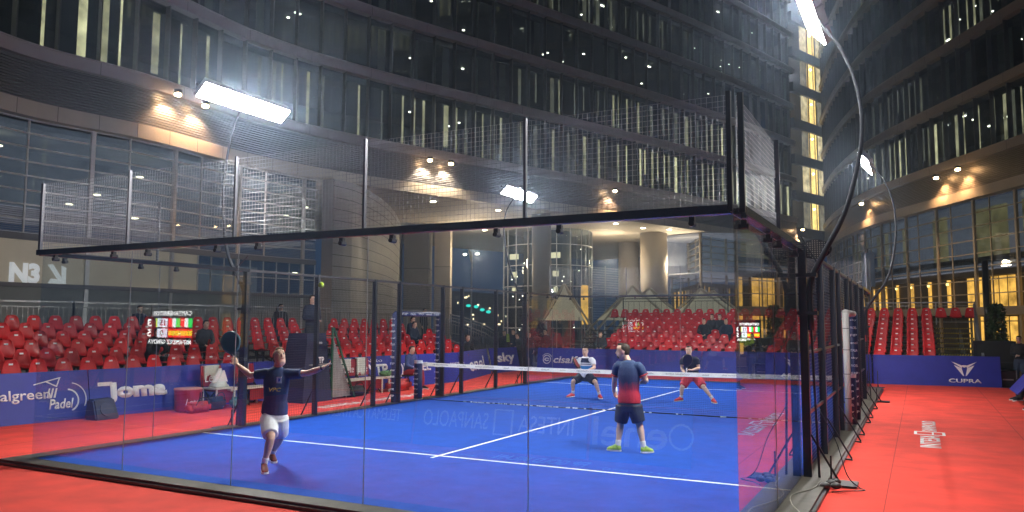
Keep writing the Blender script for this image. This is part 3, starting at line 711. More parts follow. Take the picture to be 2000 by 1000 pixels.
def person(label, J, shirt, shorts, hair=HAIRB, shoe=None, sock=WHITEINK, vox=.011, short=True, sleeve='short', face=True, extra=None, cat='person', skin=SKIN, sole=WHITEINK, group=None, sleevem=None, beard=None):
    J = {k: (V(v) if not isinstance(v, (int, float)) else v) for k, v in J.items()}
    pel, nk = J['pel'], J['neck']; side = (J['shR']-J['shL']).normalized(); hs = (J['hipR']-J['hipL']).normalized()
    hd, hf = J['head'], J['face'].normalized(); hu = J.get('hup', V((0, 0, 1))); hu = (hu-hf*hu.dot(hf)).normalized(); hsd = hf.cross(hu)
    base = V((pel.x, pel.y, min(J['anL'].z, J['anR'].z)-.08))
    bm = B()
    chest = lerp(pel, nk, .68); waist = lerp(pel, nk, .30); up = lerp(pel, nk, .86)
    limb(bm, [pel-(nk-pel).normalized()*.05, pel+(nk-pel)*.08, waist, chest, up, nk], [(.15, .10), (.165, .115), (.135, .10), (.16, .112), (.15, .095), (.06, .055)], 16, side=side)
    limb(bm, [nk-(nk-pel).normalized()*.03, lerp(nk, hd, .6)], [.062, .055])
    # head
    cen = hd; H = .122
    prof = [(-1.0, .030, .030, .050), (-.86, .050, .052, .038), (-.6, .062, .072, .020), (-.3, .064, .084, .008), (0, .072, .093, 0), (.3, .075, .098, -.004), (.6, .068, .090, -.008), (.85, .048, .064, -.010), (1.0, .02, .028, -.012)]
    pts = [cen+hu*H*a+hf*o2 for a, w1, w2, o2 in prof]; tube(bm, pts, [(w1*1.06, w2*1.05) for a, w1, w2, o2 in prof], 18, True, side=hsd)
    if face:
        tube(bm, [cen+hf*.088+hu*.015, cen+hf*.098-hu*.012, cen+hf*.112-hu*.032, cen+hf*.092-hu*.040], [.009, .011, .014, .012], 8)
        for s in (-1, 1): ell(bm, cen+hsd*s*.074-hf*.008-hu*.008, .010, .020, .032, (hsd, hf, hu), 8, 6)
        ell(bm, cen+hf*.086-hu*.062, .026, .012, .010, (hsd, hf, hu), 8, 6)
    for s in 'LR':
        sh, el, wr = J['sh'+s], J['el'+s], J['wr'+s]
        limb(bm, [lerp(sh, nk, .35)-V((0, 0, .02)), sh, lerp(sh, el, .45), el], [.060, .058, .050, .040])
        limb(bm, [el, lerp(el, wr, .3), lerp(el, wr, .75), wr], [.040, .043, .032, .027])
        hdn = J.get('hd'+s, (wr-el)); hand(bm, wr, hdn, J.get('pn'+s, V((0, 0, -1)) if abs(V(hdn).normalized().z) < .8 else -side*(1 if s == 'R' else -1)), J.get('cu'+s, 22), 1 if s == 'L' else -1)
        hp, kn, an = J['hip'+s], J['kn'+s], J['an'+s]
        limb(bm, [hp, lerp(hp, kn, .35), lerp(hp, kn, .75), kn], [.090, .086, .066, .057]); limb(bm, [kn, lerp(kn, an, .28), lerp(kn, an, .7), an], [.055, .058, .040, .036])
        toe = J['toe'+s]; limb(bm, [an-V((0, 0, .01)), an-V((0, 0, .045))], [.036, .034])
    for v in bm.verts: v.co -= base
    body = remesh('person', bm, skin, vox, None, 2); body.location = base
    tag(body, label, cat, group)
    def child(name, bm, m, sm=3, vx=None):
        for v in bm.verts: v.co -= base
        return remesh(name, bm, m, vx or vox*1.15, body, sm)
    # shirt
    bm = B(); dn = (nk-pel).normalized(); hem = J.get('hem', .0)
    tube(bm, [pel-dn*(.02+hem), pel+dn*.10, waist, chest, up, nk+dn*.000, nk+dn*.035], [(.182, .132), (.180, .130), (.160, .122), (.178, .128), (.172, .114), (.112, .088), (.064, .060)], 20, True, side=side)
    far = {'short': .62, 'long': 1.}[sleeve]; slv = B() if sleevem else bm
    for s in 'LR':
        sh, el, wr = J['sh'+s], J['el'+s], J['wr'+s]
        if sleeve == 'short': tube(slv, [lerp(sh, nk, .45)-V((0, 0, .03)), lerp(sh, nk, .1), lerp(sh, el, .12), lerp(sh, el, far)], [.070, .074, .072, .068], 14)
        else:
            tube(slv, [lerp(sh, nk, .45)-V((0, 0, .03)), lerp(sh, nk, .1), lerp(sh, el, .3), el], [.072, .078, .072, .060], 14); limb(slv, [el, lerp(el, wr, .5), lerp(el, wr, .97)], [.060, .050, .040])
    sh_o = child('shirt' if sleeve == 'short' else 'jacket', bm, shirt)
    if sleevem: child('sleeves', slv, sleevem)
    # shorts / trousers
    bm = B(); tube(bm, [pel-dn*.14, pel-dn*.06, pel+dn*.03, pel+dn*.07], [(.155, .115), (.178, .128), (.172, .124), (.150, .108)], 18, True, side=hs)
    for s in 'LR':
        hp, kn, an = J['hip'+s], J['kn'+s], J['an'+s]
        if short: tube(bm, [hp+V((0, 0, .05)), lerp(hp, kn, .3), lerp(hp, kn, .62), lerp(hp, kn, .84)], [.113, .116, .110, .104], 16)
        else: limb(bm, [hp, lerp(hp, kn, .4), kn, lerp(kn, an, .5), an-V((0, 0, .01))], [.105, .102, .082, .076, .064])
    child('shorts' if short else 'trousers', bm, shorts)
    for s in 'LR':
        an, kn, toe = J['an'+s], J['kn'+s], J['toe'+s]
        if short:
            bm = B(); tube(bm, [an-V((0, 0, .01)), lerp(an, kn, .12), lerp(an, kn, .26)], [.044, .044, .049], 12); child('sock', bm, sock, 1)
        fd = (toe-an); fz = fd.z; fd.z = 0; fd = fd.normalized() if fd.length > 1e-4 else V((1, 0, 0)); sd = fd.cross(V((0, 0, 1)))
        gz = min(an.z-.085, toe.z-.02) if not J.get('tip') else an.z-.085
        heel = V((an.x, an.y, an.z-.085))-fd*.055; tz = V((toe.x, toe.y, toe.z-.035)); tip = heel+(tz-heel).normalized()*.272
        ln = (tip-heel)/.285; upv = sd.cross(ln).normalized(); upv = upv if upv.z > 0 else -upv
        bm = B(); tube(bm, [heel+upv*.045-ln*.0, heel+ln*.03+upv*.05, heel+ln*.10+upv*.055, heel+ln*.17+upv*.042, heel+ln*.24+upv*.033, heel+ln*.282+upv*.028], [(.024, .032), (.040, .050), (.043, .058), (.047, .042), (.044, .032), (.024, .018)], 14, True, side=sd)
        limb(bm, [heel+ln*.06+upv*.07, heel+ln*.055+upv*.10], [.042, .044])
        sho = child('shoe', bm, shoe or BLACK, 1)
        bm = B(); out = [(.0, .022), (.04, .038), (.12, .040), (.20, .050), (.26, .044), (.29, .018)]
        a = [heel+ln*x+sd*y for x, y in out]+[heel+ln*x-sd*y for x, y in out[::-1]]
        for i in range(len(a)): a[i] = a[i]-base
        prism(bm, a, [p+upv*.024 for p in a]); sho_s = obj('sole', bm, sole, sho)
    # hair
    if hair:
        bm = B(); ell(bm, cen+hu*.040-hf*.020, .083, .098, .090, (hsd, hf, hu), 16, 10); ell(bm, cen-hu*.012-hf*.050, .074, .058, .070, (hsd, hf, hu), 14, 8); ell(bm, cen+hu*.105+hf*.035, .055, .050, .028, (hsd, hf, hu), 12, 8)
        # cut away whatever falls over the face by flattening it back
        for v in bm.verts:
            q = v.co-cen; a = q.dot(hf); b = q.dot(hu)
            if a > .055 and b < .075: v.co -= hf*(a-.055)
            if a > .0 and b < .01: v.co -= hf*a
        child('hair', bm, hair, 1, max(.008, vox*.8))
    if beard:
        bm = B(); ell(bm, cen-hu*.085+hf*.035, .055, .058, .040, (hsd, hf, hu), 12, 8); child('beard', bm, beard, 1, .009)
    if face:
        for s in (-1, 1):
            p = cen+hsd*s*.031+hf*.0855+hu*.012-base
            bm = B(); ell(bm, p, .014, .006, .008, (hsd, hf, hu), 8, 6); e = obj('eye', bm, EYEW, body, smooth=True)
            bm = B(); ell(bm, p+hf*.0045, .006, .003, .007, (hsd, hf, hu), 8, 6); obj('iris', bm, EYED, e, smooth=True)
            bm = B(); tube(bm, [p+hu*.020-hsd*s*.016+hf*.006, p+hu*.025+hf*.007, p+hu*.019+hsd*s*.018+hf*.000], .0045, 6); obj('eyebrow', bm, hair or HAIRB, body, smooth=True)
        bm = B(); ell(bm, cen-hu*.061+hf*.0965-base, .024, .006, .007, (hsd, hf, hu), 10, 6); obj('mouth', bm, LIP, body, smooth=True)
    return body, base, sh_o
def racket(label, grip, d, nrm, cm, fm):
    """padel racket: grip end, direction to the head, face normal"""
    grip, d = V(grip), V(d).normalized(); nrm = V(nrm); nrm = (nrm-d*nrm.dot(d)).normalized(); s = d.cross(nrm)
    t = thing('padel_racket', label, 'padel racket', tuple(grip))
    bm = B(); tube(bm, [V((0, 0, 0)), d*.13], .016, 10); obj('grip', bm, WHITEINK, t, smooth=True)
    out = []
    for i in range(28):
        a = 2*PI*i/28; x = math.cos(a)*.128; y = math.sin(a)*.135
        if y < 0: x *= 1-.25*(y/.135)**2; y *= 1.15
        out.append(s*x+d*(.32+y))
    bm = B(); a = [p-nrm*.018 for p in out]; b = [p+nrm*.018 for p in out]; prism(bm, a, b); bmesh.ops.recalc_face_normals(bm, faces=bm.faces); f = obj('face', bm, cm, t)
    bm = B(); tube(bm, out+[out[0]], .021, 8, False); obj('rim', bm, fm, t, smooth=True)
    bm = B()
    for i in range(-3, 4):
        for j in range(-3, 4):
            if i*i+j*j < 11: tube(bm, [d*(.33+j*.026)+s*(i*.026)-nrm*.0195, d*(.33+j*.026)+s*(i*.026)+nrm*.0195], .0055, 6)
    obj('hole', bm, BLACK, f)
    bm = B(); bar(bm, d*.12+s*.01, d*.19+s*.05, .022, .03, tuple(nrm)); bar(bm, d*.12-s*.01, d*.19-s*.05, .022, .03, tuple(nrm)); obj('throat', bm, fm, t)
    return t
def A(px, py, y): return aty(px, py, y)
def toetilt(p, z=.03): return V((p.x, p.y, z))
# ---- player serving, left
NAVY = mat('shirt_navy', (.022, .042, .13), .8, var=.25, vs=9, bump=.25); WHT = mat('shorts_white', (.84, .85, .87), .8, var=.1, vs=9, bump=.25)
y0 = 1.15
J = dict(head=A(546, 698, y0), face=(.72, -.35, .46), neck=A(542, 721, y0), pel=A(536, 806, y0),
 shL=A(566, 731, y0+.07), elL=A(604, 728, y0+.14), wrL=A(632, 717.5, y0+.16), hdL=A(650, 707, y0+.14)-A(632, 717.5, y0+.16), cuL=12, pnL=(0, -.5, .8),
 shR=A(517, 730, y0-.07), elR=A(489, 733, y0-.12), wrR=A(463, 712, y0-.1), hdR=A(456, 700, y0-.12)-A(463, 712, y0-.1), cuR=70, pnR=(.8, -.5, 0),
 hipL=A(547, 822, y0+.02), hipR=A(524, 822, y0-.05), knL=A(548.5, 852, 1.33), anL=A(531, 884, 1.53), toeL=toetilt(A(538, 899, 1.38)), knR=A(529, 855, .90), anR=A(516, 907, .90), toeR=toetilt(A(519, 922, .74)))
J['anL'].z = .10; J['anR'].z = .095
p1, b1, s1 = person('player in navy shirt and white shorts looking up, arms spread to serve', J, NAVY, WHT, HAIRL, mat('shoe_brown', (.10, .03, .025), .6), vox=.0095)
fr = (J['shR']-J['shL']).normalized(); ch = lerp(J['pel'], J['neck'], .55); fn = V((0, 0, 1)).cross(fr); fn = fn if fn.y < 0 else -fn; rt = V((0, 0, 1)).cross(fn)*-1
rt = fn.cross(V((0, 0, -1))); rt = rt if rt.x > 0 else -rt
text('VPC', ch-b1+fn*.133-rt*.05-V((0, 0, .03)), rt*.17, (0, 0, .055), .004, bold=.02, shear=.2, m=mat('gold_print', (.55, .45, .10), .5), parent=s1, name='print')
bm = B(); q = ch-b1+fn*.130+rt*.055+V((0, 0, .085)); prism(bm, [q, q+rt*.065, q+rt*.065+V((0, 0, .085)), q+V((0, 0, .085))], [p+fn*.006 for p in (q, q+rt*.065, q+rt*.065+V((0, 0, .085)), q+V((0, 0, .085)))]); bmesh.ops.recalc_face_normals(bm, faces=bm.faces); bd = obj('badge', bm, WHITEINK, s1)
bm = B(); ell(bm, q+rt*.032+V((0, 0, .045))+fn*.007, .02, .003, .025); obj('crest', bm, mat('crest_blue', (.02, .05, .4)), bd)
bm = B(); d_ = (J['wrL']-J['elL']).normalized(); tube(bm, [J['wrL']-d_*.035-b1, J['wrL']-d_*.012-b1], .033, 12); obj('wristwatch', bm, BLACK, p1)
racket('dark teal padel racket raised by the player in white shorts', J['wrR']+V(J['hdR']).normalized()*.045-V((0, 0, .03)), A(449.5, 672, y0-.13)-A(456, 702, y0-.12), (.35, -.9, .1), mat('racket_teal', (.02, .09, .13), .35), mat('racket_rim', (.05, .12, .16), .3))
bm = B(); ell(bm, (0, 0, 0), .033, .033, .033, n=16, m=10)
BALLM = mat('tennis_yellow', (.55, .75, .03), .8, em=(.5, .7, .02), es=.12); seam = B(); tube(seam, [(.0335*math.cos(a)*math.cos(.5*math.sin(2*a)), .0335*math.sin(a)*math.cos(.5*math.sin(2*a)), .0335*math.sin(.5*math.sin(2*a))) for a in [2*PI*i/24 for i in range(25)]], .0015, 5, False)
BALLM = mat('tennis_ball', (.50, .72, .03), .85, var=.1, vs=60)
ball = obj('tennis_ball', bm, BALLM, None, smooth=True); obj('seam', seam, WHITEINK, ball); ball.location = aty(627.5, 556.5, .95); tag(ball, 'yellow green ball tossed high above the serving player', 'ball')
ball.scale = (1.15,)*3
b2 = dup(ball); b2.scale = (1, 1, 1); b2.location = V((aty(1227, 809, 9.6).x, 9.6, .05)); b2['label'] = 'yellow ball at the net foot, between the legs of the player in red and navy'
# ---- partner, back to us
def grad(name, z0, z1, z2):
    m = bpy.data.materials.new(name); m.use_nodes = True; nt = m.node_tree; b = nt.nodes['Principled BSDF']; b.inputs['Roughness'].default_value = .8
    N, L = nt.nodes, nt.links; g = N.new('ShaderNodeNewGeometry'); s = N.new('ShaderNodeSeparateXYZ'); L.new(g.outputs['Position'], s.inputs[0])
    n = N.new('ShaderNodeTexNoise'); n.inputs['Scale'].default_value = 14; mp = N.new('ShaderNodeMapping'); mp.inputs['Scale'].default_value = (2, 2, .4); L.new(g.outputs['Position'], mp.inputs[0]); L.new(mp.outputs[0], n.inputs['Vector'])
    a = N.new('ShaderNodeMath'); a.operation = 'MULTIPLY_ADD'; a.inputs[1].default_value = .18; L.new(n.outputs['Fac'], a.inputs[0]); L.new(s.outputs[2], a.inputs[2])
    r = N.new('ShaderNodeMapRange'); r.inputs[1].default_value = z0+.09; r.inputs[2].default_value = z2+.09; L.new(a.outputs[0], r.inputs[0])
    c_ = N.new('ShaderNodeValToRGB'); e = c_.color_ramp.elements; e[0].position = .0; e[0].color = (.55, .025, .05, 1); e[1].position = 1; e[1].color = (.035, .07, .17, 1)
    k = e.new(.28); k.color = (.50, .025, .06, 1); k = e.new(.52); k.color = (.02, .03, .10, 1)
    L.new(r.outputs[0], c_.inputs[0]); L.new(c_.outputs[0], b.inputs['Base Color']); return m
y0 = 4.75
J = dict(head=A(1216.5, 686, y0), face=(-.93, -.22, .02), neck=A(1228, 707, y0), pel=A(1229, 786, y0),
 shL=A(1206, 714, y0), elL=A(1200, 744, y0+.05), wrL=A(1198.5, 764, y0+.14), hdL=(.1, .35, -.5), cuL=50, pnL=(1, 0, 0),
 shR=A(1249, 716, y0), elR=A(1262, 744, y0+.02), wrR=A(1251, 748, y0+.24), hdR=(-.8, .5, -.1), cuR=50, pnR=(0, .5, -.8), hem=-.01,
 hipL=A(1217, 798, y0), hipR=A(1240, 798, y0), knL=A(1212, 829, y0+.03), anL=A(1207, 868, y0-.05), toeL=toetilt(A(1190, 881, y0+.02)), knR=A(1249, 829, y0+.03), anR=A(1257, 869, y0-.0), toeR=toetilt(A(1268, 882, y0+.12)))
J['anL'].z = .095; J['anR'].z = .095
zt = J['neck'].z; zb = J['pel'].z
p2, b2_, s2 = person('player seen from behind in a navy to red shirt, head turned left', J, grad('shirt_gradient', zb, (zb+zt)/2, zt), mat('shorts_navy', (.02, .03, .06), .8, var=.2, vs=9, bump=.2), HAIRB, mat('shoe_lime', (.42, .62, .08), .6, var=.3, vs=30), vox=.0095, beard=mat('stubble', (.09, .05, .035), .8))
for s in 'LR':
    q = lerp(J['sh'+s], J['el'+s], .56); q2 = lerp(J['sh'+s], J['el'+s], .66); bm = B(); tube(bm, [q-b2_, q2-b2_], [.074, .073], 16); obj('cuff', bm, mat('cuff_red', (.60, .05, .05), .7), s2, smooth=True)
racket('dark padel racket held low in front by the player in the navy to red shirt', J['wrL']+V((.02, .08, -.05)), (-.12, .25, .55), (1, .3, 0), mat('racket_black', (.02, .02, .022), .3), mat('racket_grey', (.12, .12, .12), .3))
# ---- far left player
def bands(name, z0, z1, stops):
    m = bpy.data.materials.new(name); m.use_nodes = True; nt = m.node_tree; b = nt.nodes['Principled BSDF']; b.inputs['Roughness'].default_value = .8
    N, L = nt.nodes, nt.links; g = N.new('ShaderNodeNewGeometry'); s = N.new('ShaderNodeSeparateXYZ'); L.new(g.outputs['Position'], s.inputs[0])
    r = N.new('ShaderNodeMapRange'); r.inputs[1].default_value = z0; r.inputs[2].default_value = z1; L.new(s.outputs[2], r.inputs[0])
    c_ = N.new('ShaderNodeValToRGB'); c_.color_ramp.interpolation = 'CONSTANT'; e = c_.color_ramp.elements
    e[0].position = 0; e[0].color = (*stops[0][1], 1); e[1].position = stops[1][0]; e[1].color = (*stops[1][1], 1)
    for p_, q in stops[2:]: k = e.new(p_); k.color = (*q, 1)
    L.new(r.outputs[0], c_.inputs[0]); L.new(c_.outputs[0], b.inputs['Base Color']); return m
y0 = 12.6; W_, NV, BL = (.75, .76, .8), (.02, .03, .09), (.05, .25, .60)
J = dict(head=A(1143, 686, y0), face=(.12, -1, -.05), neck=A(1143.5, 698.5, y0), pel=A(1143, 733, y0+.12),
 shL=A(1158, 703, y0-.02), elL=A(1161, 718, y0-.08), wrL=A(1148, 723.5, y0-.33), hdL=(-.9, -.3, .05), cuL=50, pnL=(0, 0, -1),
 shR=A(1131, 703, y0-.02), elR=A(1130, 718, y0-.08), wrR=A(1136, 724, y0-.33), hdR=(.7, -.5, -.1), cuR=55, pnR=(0, 0, -1),
 hipL=A(1150, 737, y0+.10), hipR=A(1135, 737, y0+.10), knL=A(1163, 746, y0-.15), anL=A(1171, 768, y0), toeL=toetilt(A(1176, 779, y0-.22)), knR=A(1119, 745, y0-.15), anR=A(1119, 767, y0), toeR=toetilt(A(1111, 777, y0-.12)))
J['anL'].z = .095; J['anR'].z = .095
zb, zt = J['pel'].z, J['neck'].z; REDSHOE = mat('shoe_red', (.65, .05, .05), .6)
p3, b3, s3 = person('far player in a white shirt with navy and blue stripes, crouching ready', J, bands('shirt_stripes', zb, zt, [(0, W_), (.36, BL), (.55, W_), (.62, NV), (.67, W_), (.72, NV), (.98, W_)]), mat('shorts_dark', (.025, .03, .06), .8), HAIRB, REDSHOE, vox=.012, sleevem=mat('sleeve_white', W_, .8))
racket('padel racket with a white grip held across by the crouching player in white', J['wrR']+V((.03, -.06, .0)), (-.15, -.5, .45), (.9, .2, .3), mat('racket_red', (.35, .03, .03), .3), mat('racket_rim_black', (.02, .02, .02), .3))
# ---- far right player
y0 = 13.0
J = dict(head=A(1345.5, 685, y0), face=(.0, -1, .0), neck=A(1346, 697.5, y0), pel=A(1352, 733, y0+.1),
 shL=A(1361, 702, y0-.02), elL=A(1365, 719, y0-.05), wrL=A(1352, 722.5, y0-.3), hdL=(-.9, -.3, .1), cuL=50, pnL=(0, 0, -1),
 shR=A(1333, 702, y0-.02), elR=A(1331.5, 719, y0-.05), wrR=A(1337, 729, y0-.28), hdR=(.5, -.5, -.2), cuR=55, pnR=(0, .3, -1), hem=-.03,
 hipL=A(1360, 738, y0+.1), hipR=A(1344, 738, y0+.08), knL=A(1375, 757, y0-.12), anL=A(1392, 776, y0-.05), toeL=toetilt(A(1400, 789, y0-.25)), knR=A(1332, 757, y0-.1), anR=A(1330.5, 775, y0), toeR=toetilt(A(1321, 784, y0-.12)))
J['anL'].z = .095; J['anR'].z = .095
person('far player in a navy shirt and red shorts leaning into his stance', J, mat('shirt_dark_navy', (.012, .018, .05), .8), mat('shorts_red', (.62, .05, .08), .8, var=.1, vs=9), mat('hair_mid', (.06, .035, .018), .7), REDSHOE, vox=.012)
racket('black padel racket held upright before his chest by the far right player', J['wrR']+V((.06, -.06, .02)), (.10, -.05, .8), (.7, -.7, 0), mat('racket_navy', (.02, .025, .06), .3), mat('racket_dark_rim', (.04, .04, .05), .3))

# ---- bystanders
DK = [mat('coat_black', (.012, .012, .015), .8), mat('coat_navy', (.012, .018, .04), .8), mat('coat_charcoal', (.03, .03, .034), .8), mat('coat_green', (.03, .04, .03), .8)]
JEAN = mat('jeans', (.04, .06, .11), .8)
def standing(label, x, y, z, face, h=1.76, coat=0, tr=None, lean=0., arms=0, hair=HAIRB, shoe=None, group=None):
    k = h/1.76; f = V((math.cos(face), math.sin(face), 0)); r = V((f.y, -f.x, 0)); o = V((x, y, z)); P = lambda a, b, c_: o+(r*a+f*b)*k+V((0, 0, c_*k))
    J = dict(head=P(0, .03+lean, 1.64), face=f*1.+V((0, 0, -.15)), neck=P(0, lean, 1.49), pel=P(0, 0, .98), shL=P(-.185, lean, 1.43), shR=P(.185, lean, 1.43),
      hipL=P(-.09, 0, .90), hipR=P(.09, 0, .90), knL=P(-.11, .02, .50), knR=P(.11, .03, .50), anL=P(-.12, 0, .095), anR=P(.12, 0, .095), toeL=P(-.15, .17, .03), toeR=P(.15, .17, .03))
    if arms == 0: J.update(elL=P(-.25, -.02, 1.14), wrL=P(-.24, .05, .90), elR=P(.25, -.02, 1.14), wrR=P(.24, .05, .90))
    elif arms == 1: J.update(elL=P(-.24, .0, 1.15), wrL=P(-.04, .22, 1.10), elR=P(.24, .0, 1.15), wrR=P(.04, .22, 1.12))
    else: J.update(elL=P(-.26, .1, 1.18), wrL=P(-.09, .25, 1.45), elR=P(.26, .1, 1.18), wrR=P(.09, .25, 1.45))
    return person(label, J, DK[coat], tr or DK[0], hair, shoe, vox=.02, short=False, sleeve='long', face=True, group=group)[0]
def seated(label, x, y, z, face, coat=0, tr=None, lean=.08, hair=HAIRB, arms=1, group=None, short=False, sleeve='long'):
    """z = seat height"""
    f = V((math.cos(face), math.sin(face), 0)); r = V((f.y, -f.x, 0)); o = V((x, y, z)); P = lambda a, b, c_: o+r*a+f*b+V((0, 0, c_))
    J = dict(head=P(0, lean+.05, .76), face=f+V((0, 0, -.1)), neck=P(0, lean, .62), pel=P(0, 0, .12), shL=P(-.18, lean, .56), shR=P(.18, lean, .56), hipL=P(-.09, .02, .08), hipR=P(.09, .02, .08),
      knL=P(-.14, .42, .10), knR=P(.14, .42, .10), anL=P(-.14, .44, -.32), anR=P(.14, .44, -.32), toeL=P(-.16, .60, -.39), toeR=P(.16, .60, -.39))
    if arms: J.update(elL=P(-.25, lean+.05, .30), wrL=P(-.08, .30, .20), elR=P(.25, lean+.05, .30), wrR=P(.08, .30, .20))
    return person(label, J, DK[coat] if isinstance(coat, int) else coat, tr or DK[0], hair, None, vox=.02, short=short, sleeve=sleeve, face=True, group=group)[0]
# ---- people round the court
ub = lpt(sl(607, 690, -.85), -.85)            # foot of the umpire chair
ux, uy = ub.x, ub.y
standing('umpire in a dark suit standing on the high chair with hands joined', ux, uy, .90, math.radians(-10), 1.80, 1, arms=1, hair=HAIRB)
t = thing('umpire_chair', 'tall umpire chair with dark printed drape and green framed steps', 'umpire chair', (ux, uy, -.06))
DRAPE = mat('drape_navy', (.012, .014, .05), .7, var=.2, vs=3); GREENF = mat('frame_green', (.01, .09, .04), .5); STEPG = mat('step_grey', (.25, .26, .25), .6, var=.15, vs=4)
bm = B(); prism(bm, [(-.5, -.75, 0), (.45, -.75, 0), (.45, .35, 0), (-.5, .35, 0)], [(-.35, -.45, 1.75), (.28, -.45, 1.75), (.28, .25, 1.75), (-.35, .25, 1.75)]); dr = obj('drape', bm, DRAPE, t)
text('YTP', (.43, -.30, .98), (0, .34, 0), (-.02, 0, .16), .004, bold=.03, parent=dr, name='print'); text('Joma', (.36, -.25, 1.45), (0, .28, 0), (-.02, 0, .10), .004, shear=.3, parent=dr, name='print')
bm = B(); ST = [(.35, .38, -.0), (.12, .38, 1.85)]
for sx_ in (-.38, .40):
    bar(bm, (sx_, .42, 1.9), (sx_*1.1, 1.28, 0), .045); bar(bm, (sx_, .38, 0), (sx_, .38, 1.9), .045)
for i in range(7):
    z = .12+.26*i; y = 1.24-.86*z/1.9; bar(bm, (-.40, y, z), (.44, y, z), .03)
obj('frame', bm, GREENF, t)
for i in range(6):
    z = .22+.28*i; y = 1.22-.86*z/1.9
    bm = B(); box(bm, (-.37, y-.22, z), (.41, y+.02, z+.03)); obj('step', bm, STEPG, t)
bm = B(); box(bm, (-.40, -.45, .93), (.42, .4, .96)); obj('platform', bm, STEPG, t)
bm = B(); prism(bm, [(.38, .40, .05), (.385, 1.2, .05), (.385, .42, 1.6)], [(.40, .40, .05), (.405, 1.2, .05), (.405, .42, 1.6)]); obj('side_panel', bm, STEPG, t)
RED = mat('cooler_red', (.33, .015, .03), .5, var=.1, vs=3); CREAM = mat('bench_white', (.62, .60, .50), .5)
def bench(label, pa, pb, h=.45, dp=.42):
    """bench along y from pa to pb"""
    x = pa.x; t = thing('bench', label, 'bench', (x, (pa.y+pb.y)/2, -.06)); L_ = abs(pb.y-pa.y)
    bm = B()
    for i in range(3): box(bm, (-.20+.14*i, -L_/2, h-.04), (-.20+.14*i+.12, L_/2, h))
    obj('seat', bm, CREAM, t)
    for y in (-L_/2+.12, L_/2-.12):
        bm = B(); bar(bm, (.18, y, 0), (.18, y, h-.04), .035); bar(bm, (-.18, y, 0), (-.18, y, h-.04), .035); bar(bm, (-.2, y, h-.06), (.2, y, h-.06), .03); obj('leg', bm, CREAM, t)
    return t
def redchair(label, x, y, words='Lete', towel=True):
    t = thing('folding_chair', label, 'chair', (x, y, -.06), group='red fabric chairs of the players')
    bm = B(); prism(bm, [(-.28, -.30, .50), (-.25, -.30, .50), (-.25, .30, .50), (-.28, .30, .50)], [(-.34, -.30, .98), (-.31, -.30, .98), (-.31, .30, .98), (-.34, .30, .98)]); bk = obj('backrest', bm, RED, t)
    text(words, (-.245, -.22, .60), (0, .42, 0), (-.03, 0, .20), .004, shear=.3, parent=bk, name='print')
    bm = B(); box(bm, (-.27, -.29, .40), (.22, .29, .44)); obj('seat', bm, RED, t)
    bm = B(); prism(bm, [(.20, -.29, .12), (.225, -.29, .12), (.225, .29, .12), (.20, .29, .12)], [(.20, -.29, .44), (.225, -.29, .44), (.225, .29, .44), (.20, .29, .44)]); obj('front_flap', bm, RED, t)
    for y_ in (-.28, .28):
        bm = B(); bar(bm, (.20, y_, 0), (-.25, y_, .52), .025); bar(bm, (-.25, y_, 0), (.2, y_, .42), .025); bar(bm, (-.25, y_, .45), (-.33, y_, 1.0), .025); obj('leg', bm, BLACK, t)
    return t
def towel(label, x, y, z, ln=.5, dz=.30):
    bm = B(); box(bm, (-.04, -ln/2, -dz), (.0, ln/2, .03)); box(bm, (-.04, -ln/2, .0), (-.12, ln/2, .03)); bmesh.ops.subdivide_edges(bm, edges=bm.edges[:], cuts=4, use_grid_fill=True)
    for v in bm.verts: v.co.x += .02*math.sin(v.co.y*23)+.01*math.sin(v.co.z*31)
    o = obj('towel', bm, mat('towel_cream', (.60, .60, .52), .9, bump=.4, vs=40), None, smooth=True); o.location = (x, y, z); return tag(o, label, 'towel')
def bag(label, x, y, z, sx_, sy_, sz_, m, name='sports_bag', cat='bag'):
    bm = B(); box(bm, (-sx_/2, -sy_/2, 0), (sx_/2, sy_/2, sz_)); bmesh.ops.bevel(bm, geom=bm.edges[:], offset=min(sx_, sy_, sz_)*.28, segments=3, affect='EDGES')
    t = thing(name, label, cat, (x, y, z)); obj('body', bm, m, t, smooth=True)
    bm = B(); tube(bm, smoothpts([(sx_/2, -sy_*.3, sz_*.7), (sx_/2+.02, -sy_*.15, sz_+.08), (sx_/2+.02, sy_*.15, sz_+.08), (sx_/2, sy_*.3, sz_*.7)], 4), .012, 6); obj('handle', bm, BLACK, t)
    return t
# left group
q = lpt(sl(367, 775, -.55), -.55)+V((.25, -.1, 0)); t = thing('round_cooler', 'round dark red cooler tub printed Lete in front of the blue board', 'cooler', (q.x-.25, q.y+.1, -.06))
bm = B(); tube(bm, [(0, 0, 0), (0, 0, .03), (0, 0, .46), (0, 0, .50)], [.25, .27, .30, .30], 24); tb = obj('tub', bm, RED, t, smooth=False)
bm = B(); tube(bm, [(0, 0, .50), (0, 0, .53)], [.31, .30], 24); obj('lid', bm, mat('lid_pink', (.55, .25, .20), .5), t)
text('Lete', (.24, -.26, .16), (.10, .28, 0), (0, 0, .15), .004, shear=.3, parent=tb, name='print')
bm = B(); bar(bm, (.27, .09, .08), (.30, .09, .44), .02); bar(bm, (.22, .20, .08), (.24, .20, .44), .02); bar(bm, (.285, .09, .25), (.235, .20, .25), .05, .01); obj('strap', bm, BLACK, t)
q = lpt(sl(428, 760, -.55), -.55)+V((.25, -.15, 0))
t = thing('side_table', 'small cream table with folded towels near the round cooler', 'table', (q.x-.25, q.y+.15, -.06)); bm = B(); box(bm, (-.25, -.30, .46), (.25, .30, .49)); obj('top', bm, CREAM, t)
